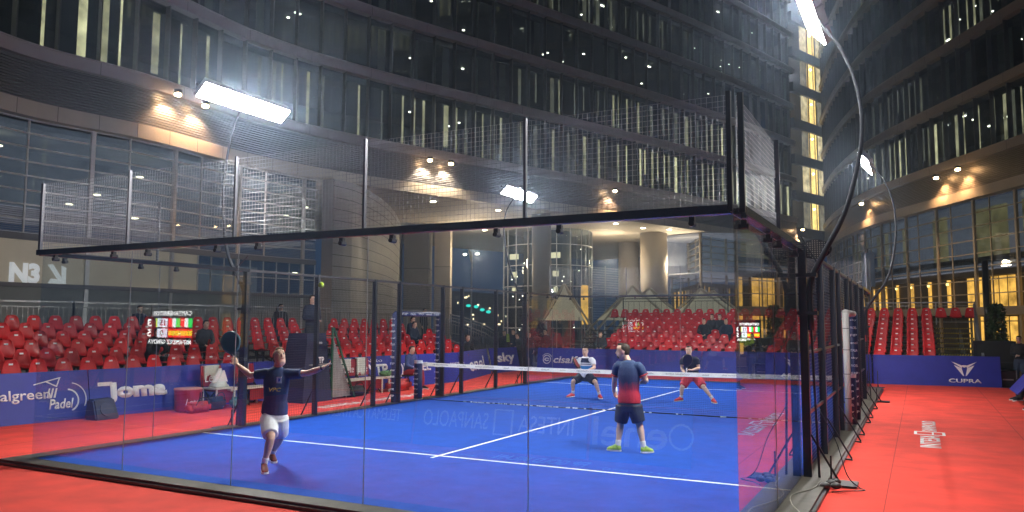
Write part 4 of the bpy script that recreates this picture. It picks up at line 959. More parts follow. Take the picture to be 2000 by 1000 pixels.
for a, b in ((-.22, -.27), (.22, -.27), (-.22, .27), (.22, .27)): bm = B(); bar(bm, (a, b, 0), (a, b, .46), .03); obj('leg', bm, CREAM, t)
tx, ty = q.x-.25, q.y+.15
bm = B(); prism(bm, [(-.16, -.20, 0), (.16, -.20, 0), (.16, .16, 0), (-.16, .16, 0)], [(-.10, -.12, .12), (.10, -.12, .12), (.10, .10, .12), (-.10, .10, .12)]); bmesh.ops.subdivide_edges(bm, edges=bm.edges[:], cuts=3, use_grid_fill=True)
for v in bm.verts: v.co += V((random.uniform(-.015, .015), random.uniform(-.015, .015), random.uniform(-.01, .02)))
o = obj('towel', bm, mat('towel_cream', (.6, .6, .52)), None, smooth=True); o.location = (tx, ty, .432); tag(o, 'crumpled cream towels piled on the small table', 'towels')
bm = B(); prism(bm, [(-.02, -.22, 0), (.02, -.22, 0), (.02, .12, 0), (-.02, .12, 0)], [(-.02, .0, .32), (.02, .0, .32), (.02, .04, .32), (-.02, .04, .32)]); prism(bm, [(.03, -.10, 0), (.06, -.10, 0), (.06, .20, 0), (.03, .20, 0)], [(.03, .06, .27), (.06, .06, .27), (.06, .09, .27), (.03, .09, .27)]); o = obj('folded_card', bm, WHITEINK, None); o.location = (tx, ty, .555); tag(o, 'white folded triangular cards standing on the towels', 'card')
XL = lpt(sl(470, 760, -.55), -.55).x
bench('long cream bench with red chairs behind the serving player', V((XL, atx(440, 740, XL).y, 0)), V((XL, atx(520, 740, XL).y, 0)))
ya = atx(438, 740, XL).y; redchair('red Lete chair beside the folded towels, white towel over its back', XL-.15, ya); redchair('red chair with white cushion just behind the raised arm of the server', XL-.15, ya+1.05, 'Lete'); 
towel('white towel hung over the first red chair on the left', XL-.15-.27, ya, .90, .46); towel('white towel hung over the chair behind the raised arm', XL-.15-.27, ya+1.0, .90, .35)
bag('dark sports bag with white print under the left bench', XL+.1, ya-.35, -.06, .35, .5, .30, DK[1]); bag('red and black sports bag lying on the carpet before the left table', XL+.25, ya-.95, -.06, .3, .6, .24, mat('bag_red', (.45, .03, .03), .5, var=.4, vs=8)); bag('green and white bag at the foot of the left fence post', XL+.3, ya+.2, -.06, .3, .45, .26, mat('bag_green', (.05, .18, .15), .5, var=.7, vs=9))
# right group by the umpire chair
XR = lpt(sl(705, 740, -.75), -.75).x
yb_ = lambda px: atx(px, 735, XR).y
bench('long cream bench right of the umpire chair', V((XR, yb_(662), 0)), V((XR, yb_(742), 0)))
bench('short cream side bench piled with green towels', V((XR, yb_(746), 0)), V((XR, yb_(774), 0)))
for i, (px, lb) in enumerate(((682, 'red Lete chair right beside the umpire steps'), (704, 'middle red chair right of the umpire steps'), (730, 'red chair draped in a cream towel near the doorway frame'))): redchair(lb, XR-.15, yb_(px), 'Lete')
towel('cream towel over the chair beside the umpire steps', XR-.42, yb_(682), .90, .5); towel('cream towel over the middle red chair', XR-.42, yb_(700), .90, .4); towel('long cream towel draped down near the doorway frame', XR-.40, yb_(727), .92, .4, .5)
bag('black crate shaped bag under the bench right of the umpire chair', XR+.15, yb_(682), -.06, .4, .8, .28, DK[0]); bag('big red sports bag under the short side bench', XR+.2, yb_(768), -.06, .4, 1.0, .34, mat('bag_red2', (.5, .03, .03), .6, var=.2, vs=5))
bag('green towel bundle on the short side bench', XR, yb_(757), .40, .3, .5, .14, mat('towel_green', (.12, .25, .10), .9, var=.6, vs=12), 'towel_bundle', 'towels')
q = lpt(sl(797, 735, -.65), -.65)+V((.5, 0, 0))
seated('ball kid in red trousers and blue shoes seated beside the doorway frame', q.x-.5, q.y, .38, 0, coat=mat('kid_blue', (.05, .08, .22), .8), tr=mat('kid_red', (.35, .02, .03), .8))
bm = B(); box(bm, (-.22, -.22, .40), (.22, .22, .44)); t = thing('stool', 'dark stool under the ball kid', 'stool', (q.x-.55, q.y, -.06)); obj('seat', bm, BLACK, t)
for a in (-.18, .18):
    for b in (-.18, .18): bm = B(); bar(bm, (a, b, 0), (a, b, .4), .03); obj('leg', bm, BLACK, t)
# speakers on the carpet
def wedge(label, p, rz):
    t = thing('floor_speaker', label, 'speaker', (p.x, p.y, -.06), rz)
    bm = B(); prism(bm, [(-.27, -.2, 0), (.27, -.2, 0), (.27, .22, 0), (-.27, .22, 0)], [(-.24, -.02, .42), (.24, -.02, .42), (.24, .20, .42), (-.24, .20, .42)]); bmesh.ops.bevel(bm, geom=bm.edges[:], offset=.03, segments=2, affect='EDGES'); obj('cabinet', bm, mat('speaker_black', (.025, .025, .028), .6), t)
    bm = B(); n_ = V((0, -.42, .18)).normalized(); c_ = V((0, -.12, .2)); tube(bm, [c_-n_*.0, c_+n_*.02], .15, 20); obj('grille', bm, mat('grille', (.05, .05, .055), .5, var=.4, vs=90), t)
wedge('black floor speaker in front of the Joma board', lpt(sl(202, 780, -.4), -.4), PI/2)
wedge('black floor speaker in front of the CUPRA board', atz(1807, 750, -.06)-V((0, .0, 0)), 0)
wedge('dark floor speaker cut off by the left picture edge', atz(-8, 822, -.06), PI/2+.3)
# seated and standing people, left stands
def seatL(px, k, label, coat=0, **kw):
    q = lpt(sl(px, 690-12*k, LO(k)), LO(k)+.12); seated(label, q.x, q.y, LZ(k), -.1, coat, **kw)
def px_stand(label, px, x, z, face, h=1.75, coat=0, **kw): q = atx(px, 640, x); return standing(label, x, q.y, z, face, h, coat, **kw)
px_stand('person in a dark hooded coat standing at the top of the near left stand', 271, -15.3, .75, -.3, 1.72, 1, arms=1)
seatL(300, 1, 'spectator in black leaning forward in the gap of the near left stand', 0, lean=.25); seatL(398, 2, 'spectator in a dark coat low in the near left stand beside the score reflection', 2, lean=.15)
px_stand('security person in a dark jacket standing on the stairs left of the umpire', 547, -13.8, .9, -.4, 1.72, 0, arms=0)
px_stand('crouched photographer behind the serving player before the blue board', 568, -10.0, -.25, 0, 1.5, 0, arms=2, lean=.2)
seatL(805, 3, 'spectator in a dark coat sitting high in the stand by the doorway frame', 1, lean=.1); seatL(812, 2, 'spectator in dark coat with legs stretched in the stand by the doorway frame', 1, lean=.0)
px_stand('person in a black jacket at the top of the stand, seen through the doorway frame', 828, -14.9, .95, 0, 1.72, 0)
seated('camera operator in black sitting where the left stand ends', atx(906, 675, -9.2).x, atx(906, 675, -9.2).y, .65, -.4, 0, lean=.2)
bag('black video camera beside the operator at the end of the left stand', -8.9, atx(914, 690, -8.9).y, .75, .25, .35, .2, BLACK, 'video_camera', 'camera')
VEST = mat('vest_yellow', (.35, .50, .05), .7)
def px_far(label, px, y, z, face, h=1.75, coat=0, **kw): q = aty(px, 660, y); return standing(label, q.x, y, z, face, h, coat, **kw)
px_far('guard in a black coat with a yellow vest strip near the sky board', 985, 25.5, -.12, -1.2, 1.74, 0)
g = px_far('person in a dark coat behind the gap between sky and cisalfa boards', 1003, 26.0, -.12, -1.6, 1.80, 1, arms=1)
px_far('stooping person in a brown grey coat behind the glass joint', 1016, 24.6, -.12, -2.2, 1.62, 3, arms=1, lean=.12)
px_far('person with a pale scarf beside the glass joint in mid picture', 1034, 25.2, -.12, -1.4, 1.68, 2)
px_far('security man in a black jacket with arm band above the cisalfa board', 1066, 25.0, -.12, -1.9, 1.84, 0, tr=DK[2])
for k_, (px, py, yy) in enumerate(((990, 668, 25.2),)):
    q = aty(px, py, yy); bm = B(); prism(bm, [(0, 0, 0), (.16, 0, 0), (.10, .02, .38), (-.02, .02, .38)], [(0, -.03, 0), (.16, -.03, 0), (.10, -.01, .38), (-.02, -.01, .38)]); o = obj('safety_vest', bm, VEST, None); o.location = q; tag(o, 'yellow green safety vest front worn near the sky board', 'vest')
def seatF(px, k, label, coat=0, **kw):
    q = aty(px, 660, FY(k)); seated(label, q.x, FY(k)-.12, FZ(k), -PI/2, coat, **kw)
seatF(1378, 3, 'spectator in black at the left of the dark group in the far stand', 0); seatF(1394, 4, 'tall spectator in black in the middle of the dark group in the far stand', 2); seatF(1409, 4, 'spectator in a black padded coat in the far stand next to the glass corner', 0); seatF(1421, 3, 'spectator in black just left of the glass corner edge', 1)
seatF(1177, 0, 'lone spectator in dark clothes and face mask at the left end of the front row', 2)
seatF(1460, 1, 'steward with yellow green vest sitting on the aisle of the far stand', VEST); seatF(1497, 1, 'spectator in brown sitting right of the steward in the far stand', 3); seatF(1553, 0, 'spectator in dark green leaning beside the thick black corner post', 3)
# right edge
q = atz(1998, 760, -.06); standing('person in black vest and jeans with a badge at the right picture edge', aty(1990, 660, 24.4).x, 24.4, -.12, -1.9, 1.74, 0, tr=JEAN, arms=1)
t = thing('equipment_case', 'big matt black equipment case behind the right end of the CUPRA board', 'case', (aty(1942, 700, 25.2).x, 25.2, -.12))
bm = B(); box(bm, (-.62, -.4, 0), (.62, .4, 1.55)); bmesh.ops.bevel(bm, geom=bm.edges[:], offset=.02, segments=2, affect='EDGES'); obj('body', bm, mat('case_black', (.012, .012, .013), .8), t)
bm = B()
for a in (-.6, .6): box(bm, (a-.03, -.42, 0), (a+.03, -.40, 1.55))
box(bm, (-.57, -.42, .8), (.57, -.40, .84)); obj('edge_trim', bm, BLACK, t)
t = thing('flight_case', 'small flight case with steel edges right of the CUPRA board', 'case', (aty(1967, 730, 24.0).x, 24.0, -.12))
bm = B(); box(bm, (-.24, -.25, 0), (.24, .25, .60)); obj('body', bm, BLACK, t); bm = B()
for a in (-.24, .24):
    for z in (.02, .60): bar(bm, (-.24, -.255, z), (.24, -.255, z), .03)
    bar(bm, (a, -.255, 0), (a, -.255, .62), .03)
bar(bm, (-.15, -.27, .3), (.15, -.27, .3), .04); obj('edge_trim', bm, GREYMET, t)
# seated crew with a blue banner at the right picture edge
q = atz(1960, 782, -.06)
seated('crew member in black seated behind the tilted blue banner, legs showing', q.x+.82, q.y+.1, .37, PI+.15, 0)
q2 = atz(1985, 800, -.06); seated('second crew member in black seated nearer behind the tilted blue banner', q2.x+.80, q2.y-.1, .37, PI+.1, 2)
t = thing('banner', 'tilted blue banner with white print held over the knees of the seated crew', 'banner', tuple(atz(1990, 745, .55)))
bm = B(); prism(bm, [(-.12, -.75, -.28), (-.08, -.75, -.28), (-.08, 1.2, -.28), (-.12, 1.2, -.28)], [(.42, -.75, .36), (.46, -.75, .36), (.46, 1.2, .36), (.42, 1.2, .36)]); bmesh.ops.recalc_face_normals(bm, faces=bm.faces); pn_ = obj('cloth', bm, BOARD, t)
text('WORLD PADEL', (-.03, 1.1, -.20), (0, -1.6, 0), (.25, 0, .30), .006, bold=.03, parent=pn_, name='print')
for kk in (0, 1):
    bm = B(); bar(bm, (.25, -.5+1.4*kk, -.50), (.25, -.5+1.4*kk, .1), .03); obj('support', bm, BLACK, t)
for lb, px, yy in (('grey folding stool under the nearer seated crew member', None, q2), ('grey folding stool under the farther seated crew member', None, q)):
    t = thing('stool', lb, 'stool', (yy.x+.84, yy.y, -.06)); bm = B(); box(bm, (-.2, -.2, .34), (.2, .2, .38)); obj('seat', bm, GREYMET, t)
    for a in (-.16, .16):
        for b in (-.16, .16): bm = B(); bar(bm, (a, b, 0), (a, b, .38), .03); obj('leg', bm, GREYMET, t)
# short bollard at the far right corner, behind
q = atz(1715, 757, -.06); bm = B(); bar(bm, (0, 0, 0), (0, 0, .55), .03); box(bm, (-.2, -.1, 0), (.2, .1, .02)); o = obj('stanchion', bm, BLACK, None); o.location = q; tag(o, 'thin short black stanchion on the red carpet by the far right corner', 'stanchion')
# potted plant at right
def plant(name, label, p, h, w_, n, m, cat='plant', tm=None):
    t = thing(name, label, cat, tuple(p))
    bm = B()
    for i in range(5):
        a = random.uniform(0, 6.28); r = w_*.3; tube(bm, [(0, 0, 0), (r*.4*math.cos(a), r*.4*math.sin(a), h*.45), (r*math.cos(a), r*math.sin(a), h*.85)], [.025, .015, .006], 5)
    obj('stem', bm, tm or mat('bark', (.06, .04, .025), .9), t)
    bm = B()
    for i in range(n):
        a = random.uniform(0, 6.28); r = w_*.5*math.sqrt(random.random()); z = h*random.uniform(.25, 1.0); r *= 1.1-.5*(z/h); c_ = V((r*math.cos(a), r*math.sin(a), z)); u = V((random.uniform(-1, 1), random.uniform(-1, 1), random.uniform(-.6, 1))).normalized(); s = u.orthogonal().normalized(); l = random.uniform(.07, .14)
        vs = [bm.verts.new(c_+u*l), bm.verts.new(c_+s*l*.3), bm.verts.new(c_-u*l), bm.verts.new(c_-s*l*.3)]; bm.faces.new(vs)
    obj('foliage', bm, m, t); return t
LEAF = mat('leaf', (.035, .07, .02), .6, var=.5, vs=6); LEAFR = mat('leaf_red', (.12, .03, .03), .7, var=.5, vs=6)
plant('shrub', 'bushy green shrub in front of the yellow lit doors at the right', aty(1950, 700, 27.)+V((0, 0, -.9)), 2.9, .85, 1300, LEAF)
plant('shrub', 'reddish leafless looking shrub in front of the big stone column', aty(1048, 690, 30.)+V((0, 0, -.7)), 2.4, 1.2, 900, LEAFR)
plant('shrub', 'green shrub behind the far stand seen through the side glass', aty(1545, 640, 32.5)+V((0, 0, -1.8)), 3.2, 1.4, 1200, LEAF)

# scoreboard behind the photographer, left: its picture shows mirrored in the near glass
def led(label, c_, rz, W, H, SCOREK=5., tagn=''):
    t = thing('scoreboard', label, 'scoreboard', c_, rz)
    bm = B(); box(bm, (-W/2-.05, .0, -H/2-.05), (W/2+.05, .12, H/2+.05)); obj('casing', bm, BLACK, t)
    bm = B(); box(bm, (-.05, .03, -c_[2]-.06), (.05, .10, -H/2-.05)); box(bm, (-.5, -.3, -c_[2]-.06), (.5, .4, -c_[2]-.03)); obj('stand', bm, BLACK, t)
    k = SCOREK
    e = lambda n_, col, s: emis(n_+tagn, col, s*k)
    bl = lambda x0, x1, z0, z1, m_: (lambda bm: (box(bm, (x0*W-W/2, -.012, z0*H-H/2), (x1*W-W/2, -.002, z1*H-H/2)), obj('display', bm, m_, t)))(B())
    wt, gr, rd, ye = e('led_white', (1, 1, 1), 1.), e('led_green', (.02, .8, .1), 1.), e('led_red', (.9, .03, .02), 1.), e('led_yellow', (1., .6, .02), 1.)
    for r_, z0 in ((0, .50), (1, .22)):
        for x0 in (.01, .25):
            if r_ == 0:
                bl(x0, x0+.075, z0, z0+.24, gr); bl(x0+.075, x0+.15, z0, z0+.24, wt); bl(x0+.15, x0+.225, z0, z0+.24, rd)
            else: bl(x0, x0+.225, z0, z0+.055, rd); bl(x0, x0+.225, z0+.055, z0+.185, ye); bl(x0, x0+.225, z0+.185, z0+.24, rd)
        bl(.50, .70, z0, z0+.24, e('led_pale', (.75, .85, 1), .9))
    bl(.70, .73, .50, .74, e('led_lime', (.7, .9, .05), 1.))
    P = lambda x, z: V((x*W-W/2, -.014, z*H-H/2))
    T = lambda s, x, z, w_, h_, m_: text(s, P(x, z), (w_*W, 0, 0), (0, 0, h_*H), .003, bold=.02, parent=t, name='display_text', m=m_)
    T('CAPITANI/BRITOS', .02, .82, .76, .12, wt); T('MENENDEZ G/MOYA', .02, .04, .86, .12, wt); T('3', .82, .52, .08, .20, wt); T('5', .82, .24, .08, .20, wt)
    dk = mat('led_dark', (.02, .02, .03)); T('15', .54, .54, .11, .16, dk); T('0', .57, .26, .07, .16, dk)
SCOREK = 5.
th = YAW+math.atan((331-1000)/FPX)
SY = 8.0; D = SY-CAM.y; X = CAM.x+math.tan(th)*D
cz = aty(331, 639, SY).z
led('led scoreboard with player names, flags and points, left behind the photographer', (X, -SY, cz), math.radians(180)-th*.0, 2.05, 1.02)

zq = aty(1462, 648, 31.).z
led('second led scoreboard beyond the right frame edge, mirrored in the right corner glass', (10.85, 31., zq), 0, 1.18, .95, 2.0, '_far')
# ================================================================ BUILDINGS
STONEL = mat('cladding_grey', (.28, .26, .28), .5, var=.08, vs=.6); STONER = mat('cladding_brown', (.28, .23, .18), .5, var=.08, vs=.6)
STONEP = mat('stone_pale', (.42, .38, .33), .6, var=.08, vs=.8); FIN = mat('fin_dark', (.06, .065, .075), .35, .4)
LOUV = mat('louvre_metal', (.16, .16, .18), .4, .5); GRID = mat('grid_frame', (.55, .55, .56), .45, .3); GRIDR = mat('grid_frame_bronze', (.34, .29, .22), .45, .3)
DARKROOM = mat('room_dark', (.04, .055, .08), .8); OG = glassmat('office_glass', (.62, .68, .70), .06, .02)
BL = [emis('blind_dim', (.70, .64, .44), .16, .6), emis('blind_mid', (.92, .78, .44), .42, .6), emis('blind_lit', (1., .84, .46), 1.0, .5)]
BLD = mat('blind_fabric', (.30, .32, .30), .8)
CEIL = emis('ceiling_lamp', (1., .90, .66), 12.); AMBER = emis('amber_room', (1., .55, .10), .55, .55); AMBERB = emis('amber_bright', (1., .72, .2), 2.2); OLIVE = emis('olive_room', (.62, .50, .22), .22, .6)
def resample(pts, ds):
    P = [V((p[0], p[1])) for p in pts]
    Q = [P[0]*2-P[1]]+P+[P[-1]*2-P[-2]]; dn = []
    for i in range(1, len(Q)-2):
        for j in range(24):
            t = j/24; a, b, c2, d = Q[i-1], Q[i], Q[i+1], Q[i+2]
            dn.append(.5*((2*b)+(c2-a)*t+(2*a-5*b+4*c2-d)*t*t+(3*b-a-3*c2+d)*t**3))
    dn.append(P[-1]); out = [dn[0]]; acc = 0
    for a, b in zip(dn[:-1], dn[1:]):
        l = (b-a).length; pos = 0
        while acc+(l-pos) >= ds:
            pos += ds-acc; acc = 0; out.append(a+(b-a)*(pos/l))
        acc += l-pos
    return out
def normals(P, sgn):
    N = []
    for i in range(len(P)):
        d = (P[min(i+1, len(P)-1)]-P[max(i-1, 0)]).normalized(); N.append(V((-d.y, d.x))*sgn)
    return N
def band(bm, P, N, z0, z1, o0, o1, mi=0):
    """closed strip following the curve; o1 = outer offset towards the square"""
    prev = None
    rings = []
    for p, n in zip(P, N):
        a, b = p+n*o0, p+n*o1
        rings.append([bm.verts.new((a.x, a.y, z0)), bm.verts.new((b.x, b.y, z0)), bm.verts.new((b.x, b.y, z1)), bm.verts.new((a.x, a.y, z1))])
    for r, s in zip(rings[:-1], rings[1:]):
        for k in range(4): bm.faces.new((r[k], r[(k+1) % 4], s[(k+1) % 4], s[k])).material_index = mi
    bm.faces.new(rings[0][::-1]); bm.faces.new(rings[-1])
def post(bm, p, n, z0, z1, w_, o0, o1, mi=0):
    d = V((n.y, -n.x))*(w_/2); q = [p+n*o0-d, p+n*o0+d, p+n*o1+d, p+n*o1-d]
    prism(bm, [(v.x, v.y, z0) for v in q], [(v.x, v.y, z1) for v in q], mi)
def offices(root, P, N, z, fh, sp, clad, lit, seed, dark=()):
    """one storey: cladding band, recessed glass, fins, blinds and ceiling lamps"""
    R = random.Random(seed)
    bm = B(); band(bm, P, N, z, z+sp, -.55, .0); band(bm, P, N, z+sp, z+sp+.05, -.5, .06); st = obj('cladding_band', bm, clad, root)
    bm = B(); 
    for i in range(0, len(P), 5): post(bm, P[i], N[i], z+.01, z+sp-.01, .015, .0, .004)
    obj('panel_joint', bm, mat('joint_dark', (.05, .05, .05), .8), root)
    bm = B(); band(bm, P, N, z+sp+.05, z+fh, -.50, -.44); obj('window_band', bm, OG, root)
    bm = B()
    for i in range(0, len(P), 2): post(bm, P[i], N[i], z+sp+.05, z+fh-.02, .06, -.44, -.16)
    obj('fin', bm, FIN, root)
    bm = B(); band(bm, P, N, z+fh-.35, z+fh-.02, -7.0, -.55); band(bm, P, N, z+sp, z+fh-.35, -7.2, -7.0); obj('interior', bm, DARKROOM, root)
    bs = [B(), B(), B()]; lv = 0; cnt = 0; bmc = B(); nl = 0; bmf = B()
    for i in range(len(P)-1):
        if cnt <= 0:
            cnt = R.randint(10, 34); lv = R.choices([0, 1, 2, 3], [max(.05, 1.0-lit*.7), .25*lit+.05, .40*lit, .45*lit])[0]
            if any(a <= i <= b for a, b in dark): lv = 0
            lp = R.random() < .6
        cnt -= 1
        p = (P[i]+P[i+1])/2; n = N[i]
        if lv and R.random() < .86:
            w_ = R.choice((.08, .12, .16, .24, .34)); q = p+V((n.y, -n.x))*R.uniform(-.12, .12); zt = z+fh-.36; zb = z+sp+.08+(R.random() < .15)*R.uniform(.3, 1.2)
            lvv = max(0, min(2, lv-1-(R.random() < .35)+(R.random() < .12)))
            post(bs[lvv], q, n, zb, zt, w_, -.78, -.74)
        elif R.random() < .25: post(bmf, p, n, z+sp+.08, z+fh-.36, .5, -.78, -.74)
        if (lp and R.random() < (.42 if lv else .16)) or R.random() < .03:
            for r_ in range(R.choice((1, 1, 2, 2))):
                dd = R.uniform(1.2, 5.5); q = p-n*dd; w_ = R.choice((.10, .12, .16, .4)); s = V((n.y, -n.x))*w_*.5; zt = z+fh-.37
                a = [q-s-n*.05, q+s-n*.05, q+s+n*.05, q-s+n*.05]
                prism(bmc, [(v.x, v.y, zt-.05) for v in a], [(v.x, v.y, zt) for v in a])
    for k in range(3):
        if len(bs[k].verts): obj('lit_blind', bs[k], BL[k], root)
        else: bs[k].free()
    if len(bmf.verts): obj('blind', bmf, BLD, root)
    else: bmf.free()
    if len(bmc.verts): obj('ceiling_lamp', bmc, CEIL, root)
    else: bmc.free()
FH = 3.72; Z0 = 12.0; ZP = 9.7
LP = [(-900, 16), (-400, 21.5), (0, 28.2), (270, 32.5), (500, 38.5), (720, 43.8), (1000, 50.8), (1275, 60), (1450, 68.5), (1568, 77)]
PL = resample([plan(*a) for a in LP], .78); c0 = PL[len(PL)//2]
NL = normals(PL, 1)
if (V((CAM.x, CAM.y))-PL[20]).dot(NL[20]) < 0: NL = [-n for n in NL]
def pxof(p, z=12):
    d = V((p.x, p.y, z))-CAM; f_ = d.dot(_f); return 1000+FPX*d.dot(_r)/f_ if f_ > 0 else -9999
PXL = [pxof(p) for p in PL]
left = thing('office_building', 'long curved grey office building with white lit blinds filling the left and centre', 'building', (0, 0, 0))
for i in range(8):
    fl = thing('storey', None, None, (0, 0, 0)); fl.parent = left
    for k in ('label', 'category'):
        if k in fl: del fl[k]
    h = FH+(.35 if i == 0 else 0); z = Z0+i*FH+(.35 if i else 0)
    dk = [(j, j) for j, x in enumerate(PXL) if (530 < x < 740 and i in (1, 2)) or (1280 < x < 1340)]
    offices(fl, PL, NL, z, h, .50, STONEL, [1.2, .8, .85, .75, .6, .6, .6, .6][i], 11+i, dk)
bm = B(); band(bm, PL, NL, Z0+8*FH+.35, Z0+8*FH+2, -8, 0); obj('parapet', bm, STONEL, left)
bm = B(); band(bm, PL, NL, Z0-.03, Z0-.0, -6, -.3); band(bm, PL, NL, 10.9, Z0-.03, -6.2, -6.0)
obj('soffit', bm, LOUV, left)
bm = B()   # sloping louvre skirt between offices and podium
for j in range(14):
    t_ = j/14; band(bm, PL, NL, 10.32+t_*1.62, 10.32+t_*1.62+.07, -.30-.15*t_, -.02-.12*t_)
band(bm, PL, NL, 10.3, 11.96, -.6, -.45); obj('louvre_skirt', bm, LOUV, left)
bm = B(); band(bm, PL, NL, ZP, 10.3, -.6, .12)
for i in range(0, len(PL), 3): pass
fs = obj('stone_fascia', bm, STONEP, left)
bm = B()
for i in range(0, len(PL), 2): post(bm, PL[i], NL[i], ZP+.01, 10.29, .015, .12, .125)
obj('panel_joint', bm, mat('joint_dark', (.05, .05, .05)), fs)
def podium(root, P, N, bays, frame, z_g=6.3, z_l=5.3, lower='panel', step=5, glassroom=None):
    """podium under the fascia: posts per bay, two panes wide, rails, glass, room behind"""
    bm = B()
    for i in range(0, len(P), step): post(bm, P[i], N[i], -.1, ZP, .16, -.10, .06)
    obj('bay_post', bm, frame, root)
    bm = B()
    for i in range(0, len(P)-1):
        if i % step: continue
        for k in ((2.5,) if step == 5 else range(1, step)):
            k = int(k) if k == int(k) else 2
            if i+k < len(P): post(bm, P[i+k], N[i+k], z_l, ZP, .06, -.05, .02)
    nr = 8
    for r_ in range(nr+1):
        z = z_l+(ZP-z_l)*r_/nr; band(bm, P, N, z-.03, z+.03, -.05, .03)
    obj('glazing_rail', bm, frame, root)
    bm = B(); band(bm, P, N, z_g, ZP-.05, -.14, -.10); obj('window_glass', bm, OG, root)
    bm = B(); band(bm, P, N, z_g-.1, z_g-.02, -5, -.2); band(bm, P, N, ZP-.3, ZP-.1, -5, -.2); band(bm, P, N, z_g, ZP-.3, -5.2, -5); obj('interior', bm, mat('room_grey', (.20, .21, .24), .8, em=(.75, .8, 1.), es=.085, var=.4, vs=.8), root)  # room surfaces glow bluish themselves, standing in for room light
    return root
ia = [i for i, x in enumerate(PXL) if x < 652 and (V((PL[i].x, PL[i].y, 0))-CAM).dot(_f) > 1]; iz = max(ia)+1
P1, N1 = [p-n*.35 for p, n in zip(PL[:iz], NL[:iz])], NL[:iz]
pod = left
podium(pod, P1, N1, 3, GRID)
bm = B()
for j in range(12): band(bm, P1, N1, 5.36+j*.078, 5.36+j*.078+.03, -.10, -.03)
obj('louvre_strip', bm, LOUV, pod)
bm = B(); band(bm, P1, N1, 5.05, 5.3, -.3, .10); band(bm, P1, N1, 3.25, 3.42, -.3, .12); obj('podium_beam', bm, mat('beam_dark', (.14, .14, .16), .5), pod)
px1 = [pxof(p, 4) for p in P1]; sp_ = max(i for i, x in enumerate(px1) if x < 400 and (V((P1[i].x, P1[i].y, 0))-CAM).dot(_f) > 1)
PANEL = mat('panel_beige', (.50, .45, .36), .45, var=.06, vs=1, em=(1., .86, .6), es=.05)  # weak warm glow put into the panel material to lift its brightness
bm = B(); band(bm, P1[:sp_+1], N1[:sp_+1], 3.42, 5.05, -.15, -.05); pp = obj('glow_panel', bm, PANEL, pod)
bm = B(); band(bm, P1[sp_:], N1[sp_:], 3.42, 5.05, -.13, -.09); obj('window_glass', bm, OG, pod)
bm = B(); band(bm, P1[sp_:], N1[sp_:], 3.42, 3.5, -6, -.2); band(bm, P1[sp_:], N1[sp_:], 3.42, 5.2, -6.2, -6); obj('interior', bm, mat('room_grey', (.1, .1, .11)), pod)
bm = B()
for i in range(sp_, len(P1)): post(bm, P1[i], N1[i], 3.42, 5.05, .05, -.05, .0)
band(bm, P1[sp_:], N1[sp_:], 4.2, 4.25, -.05, .0); obj('glazing_rail', bm, GRID, pod)
bm = B(); band(bm, P1, N1, -.1, 3.25, -.3, .0); obj('base_wall', bm, mat('wall_grey', (.24, .25, .24), .7, var=.1, vs=1), pod)
# lamps inside the left podium
bm = B(); R = random.Random(5)
for px, z in ((17, 8.6), (72, 8.9), (347, 8.6), (240, 7.5), (187, 6.9), (345, 6.7), (612, 8.3), (600, 7.8), (570, 4.7), (620, 4.7), (430, 4.7), (412, 4.6), (365, 4.9), (500, 4.7)):
    i = min(range(len(P1)), key=lambda j: abs(pxof(P1[j], z)-px)); q = P1[i]-N1[i]*R.uniform(1., 2.5); ell(bm, (q.x, q.y, z), .16, .16, .035, n=12, m=6)
obj('pendant_lamp', bm, emis('pendant', (1., .84, .5), 9.), pod, smooth=True)
# N3 and arrow on the panels
def onpanel(px, py):
    # intersect the ray with the chord of the facade there
    best = None
    for a, b, n in zip(P1[:-1], P1[1:], N1[:-1]):
        if (V((a.x, a.y, 0))-CAM).dot(_f) < 1: continue
        d = ray(px, py); o2 = V((CAM.x, CAM.y)); a_ = a-n*.03; den = d.x*n.x+d.y*n.y
        t_ = ((a_-o2).x*n.x+(a_-o2).y*n.y)/den; pt_ = CAM+d*t_; u = (V((pt_.x, pt_.y))-a_).dot((b-a).normalized())
        if -.01 <= u <= (b-a).length+.01: best = pt_
    return best
PALE = mat('sign_pale', (.75, .78, .75), .6, em=(.9, .95, 1.), es=.22)  # faint emission keeps the lettering bright; the sign is no lamp
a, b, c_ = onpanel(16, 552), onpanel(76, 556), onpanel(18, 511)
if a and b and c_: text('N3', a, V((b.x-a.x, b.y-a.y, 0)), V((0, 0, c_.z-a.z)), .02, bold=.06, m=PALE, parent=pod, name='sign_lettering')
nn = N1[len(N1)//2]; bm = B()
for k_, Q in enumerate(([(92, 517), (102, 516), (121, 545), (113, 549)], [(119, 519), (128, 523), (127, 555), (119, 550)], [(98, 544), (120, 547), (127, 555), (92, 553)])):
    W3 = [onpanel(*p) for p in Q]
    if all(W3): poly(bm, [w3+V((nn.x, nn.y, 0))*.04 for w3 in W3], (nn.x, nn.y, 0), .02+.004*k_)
bmesh.ops.recalc_face_normals(bm, faces=bm.faces); obj('arrow_sign', bm, PALE, pod)
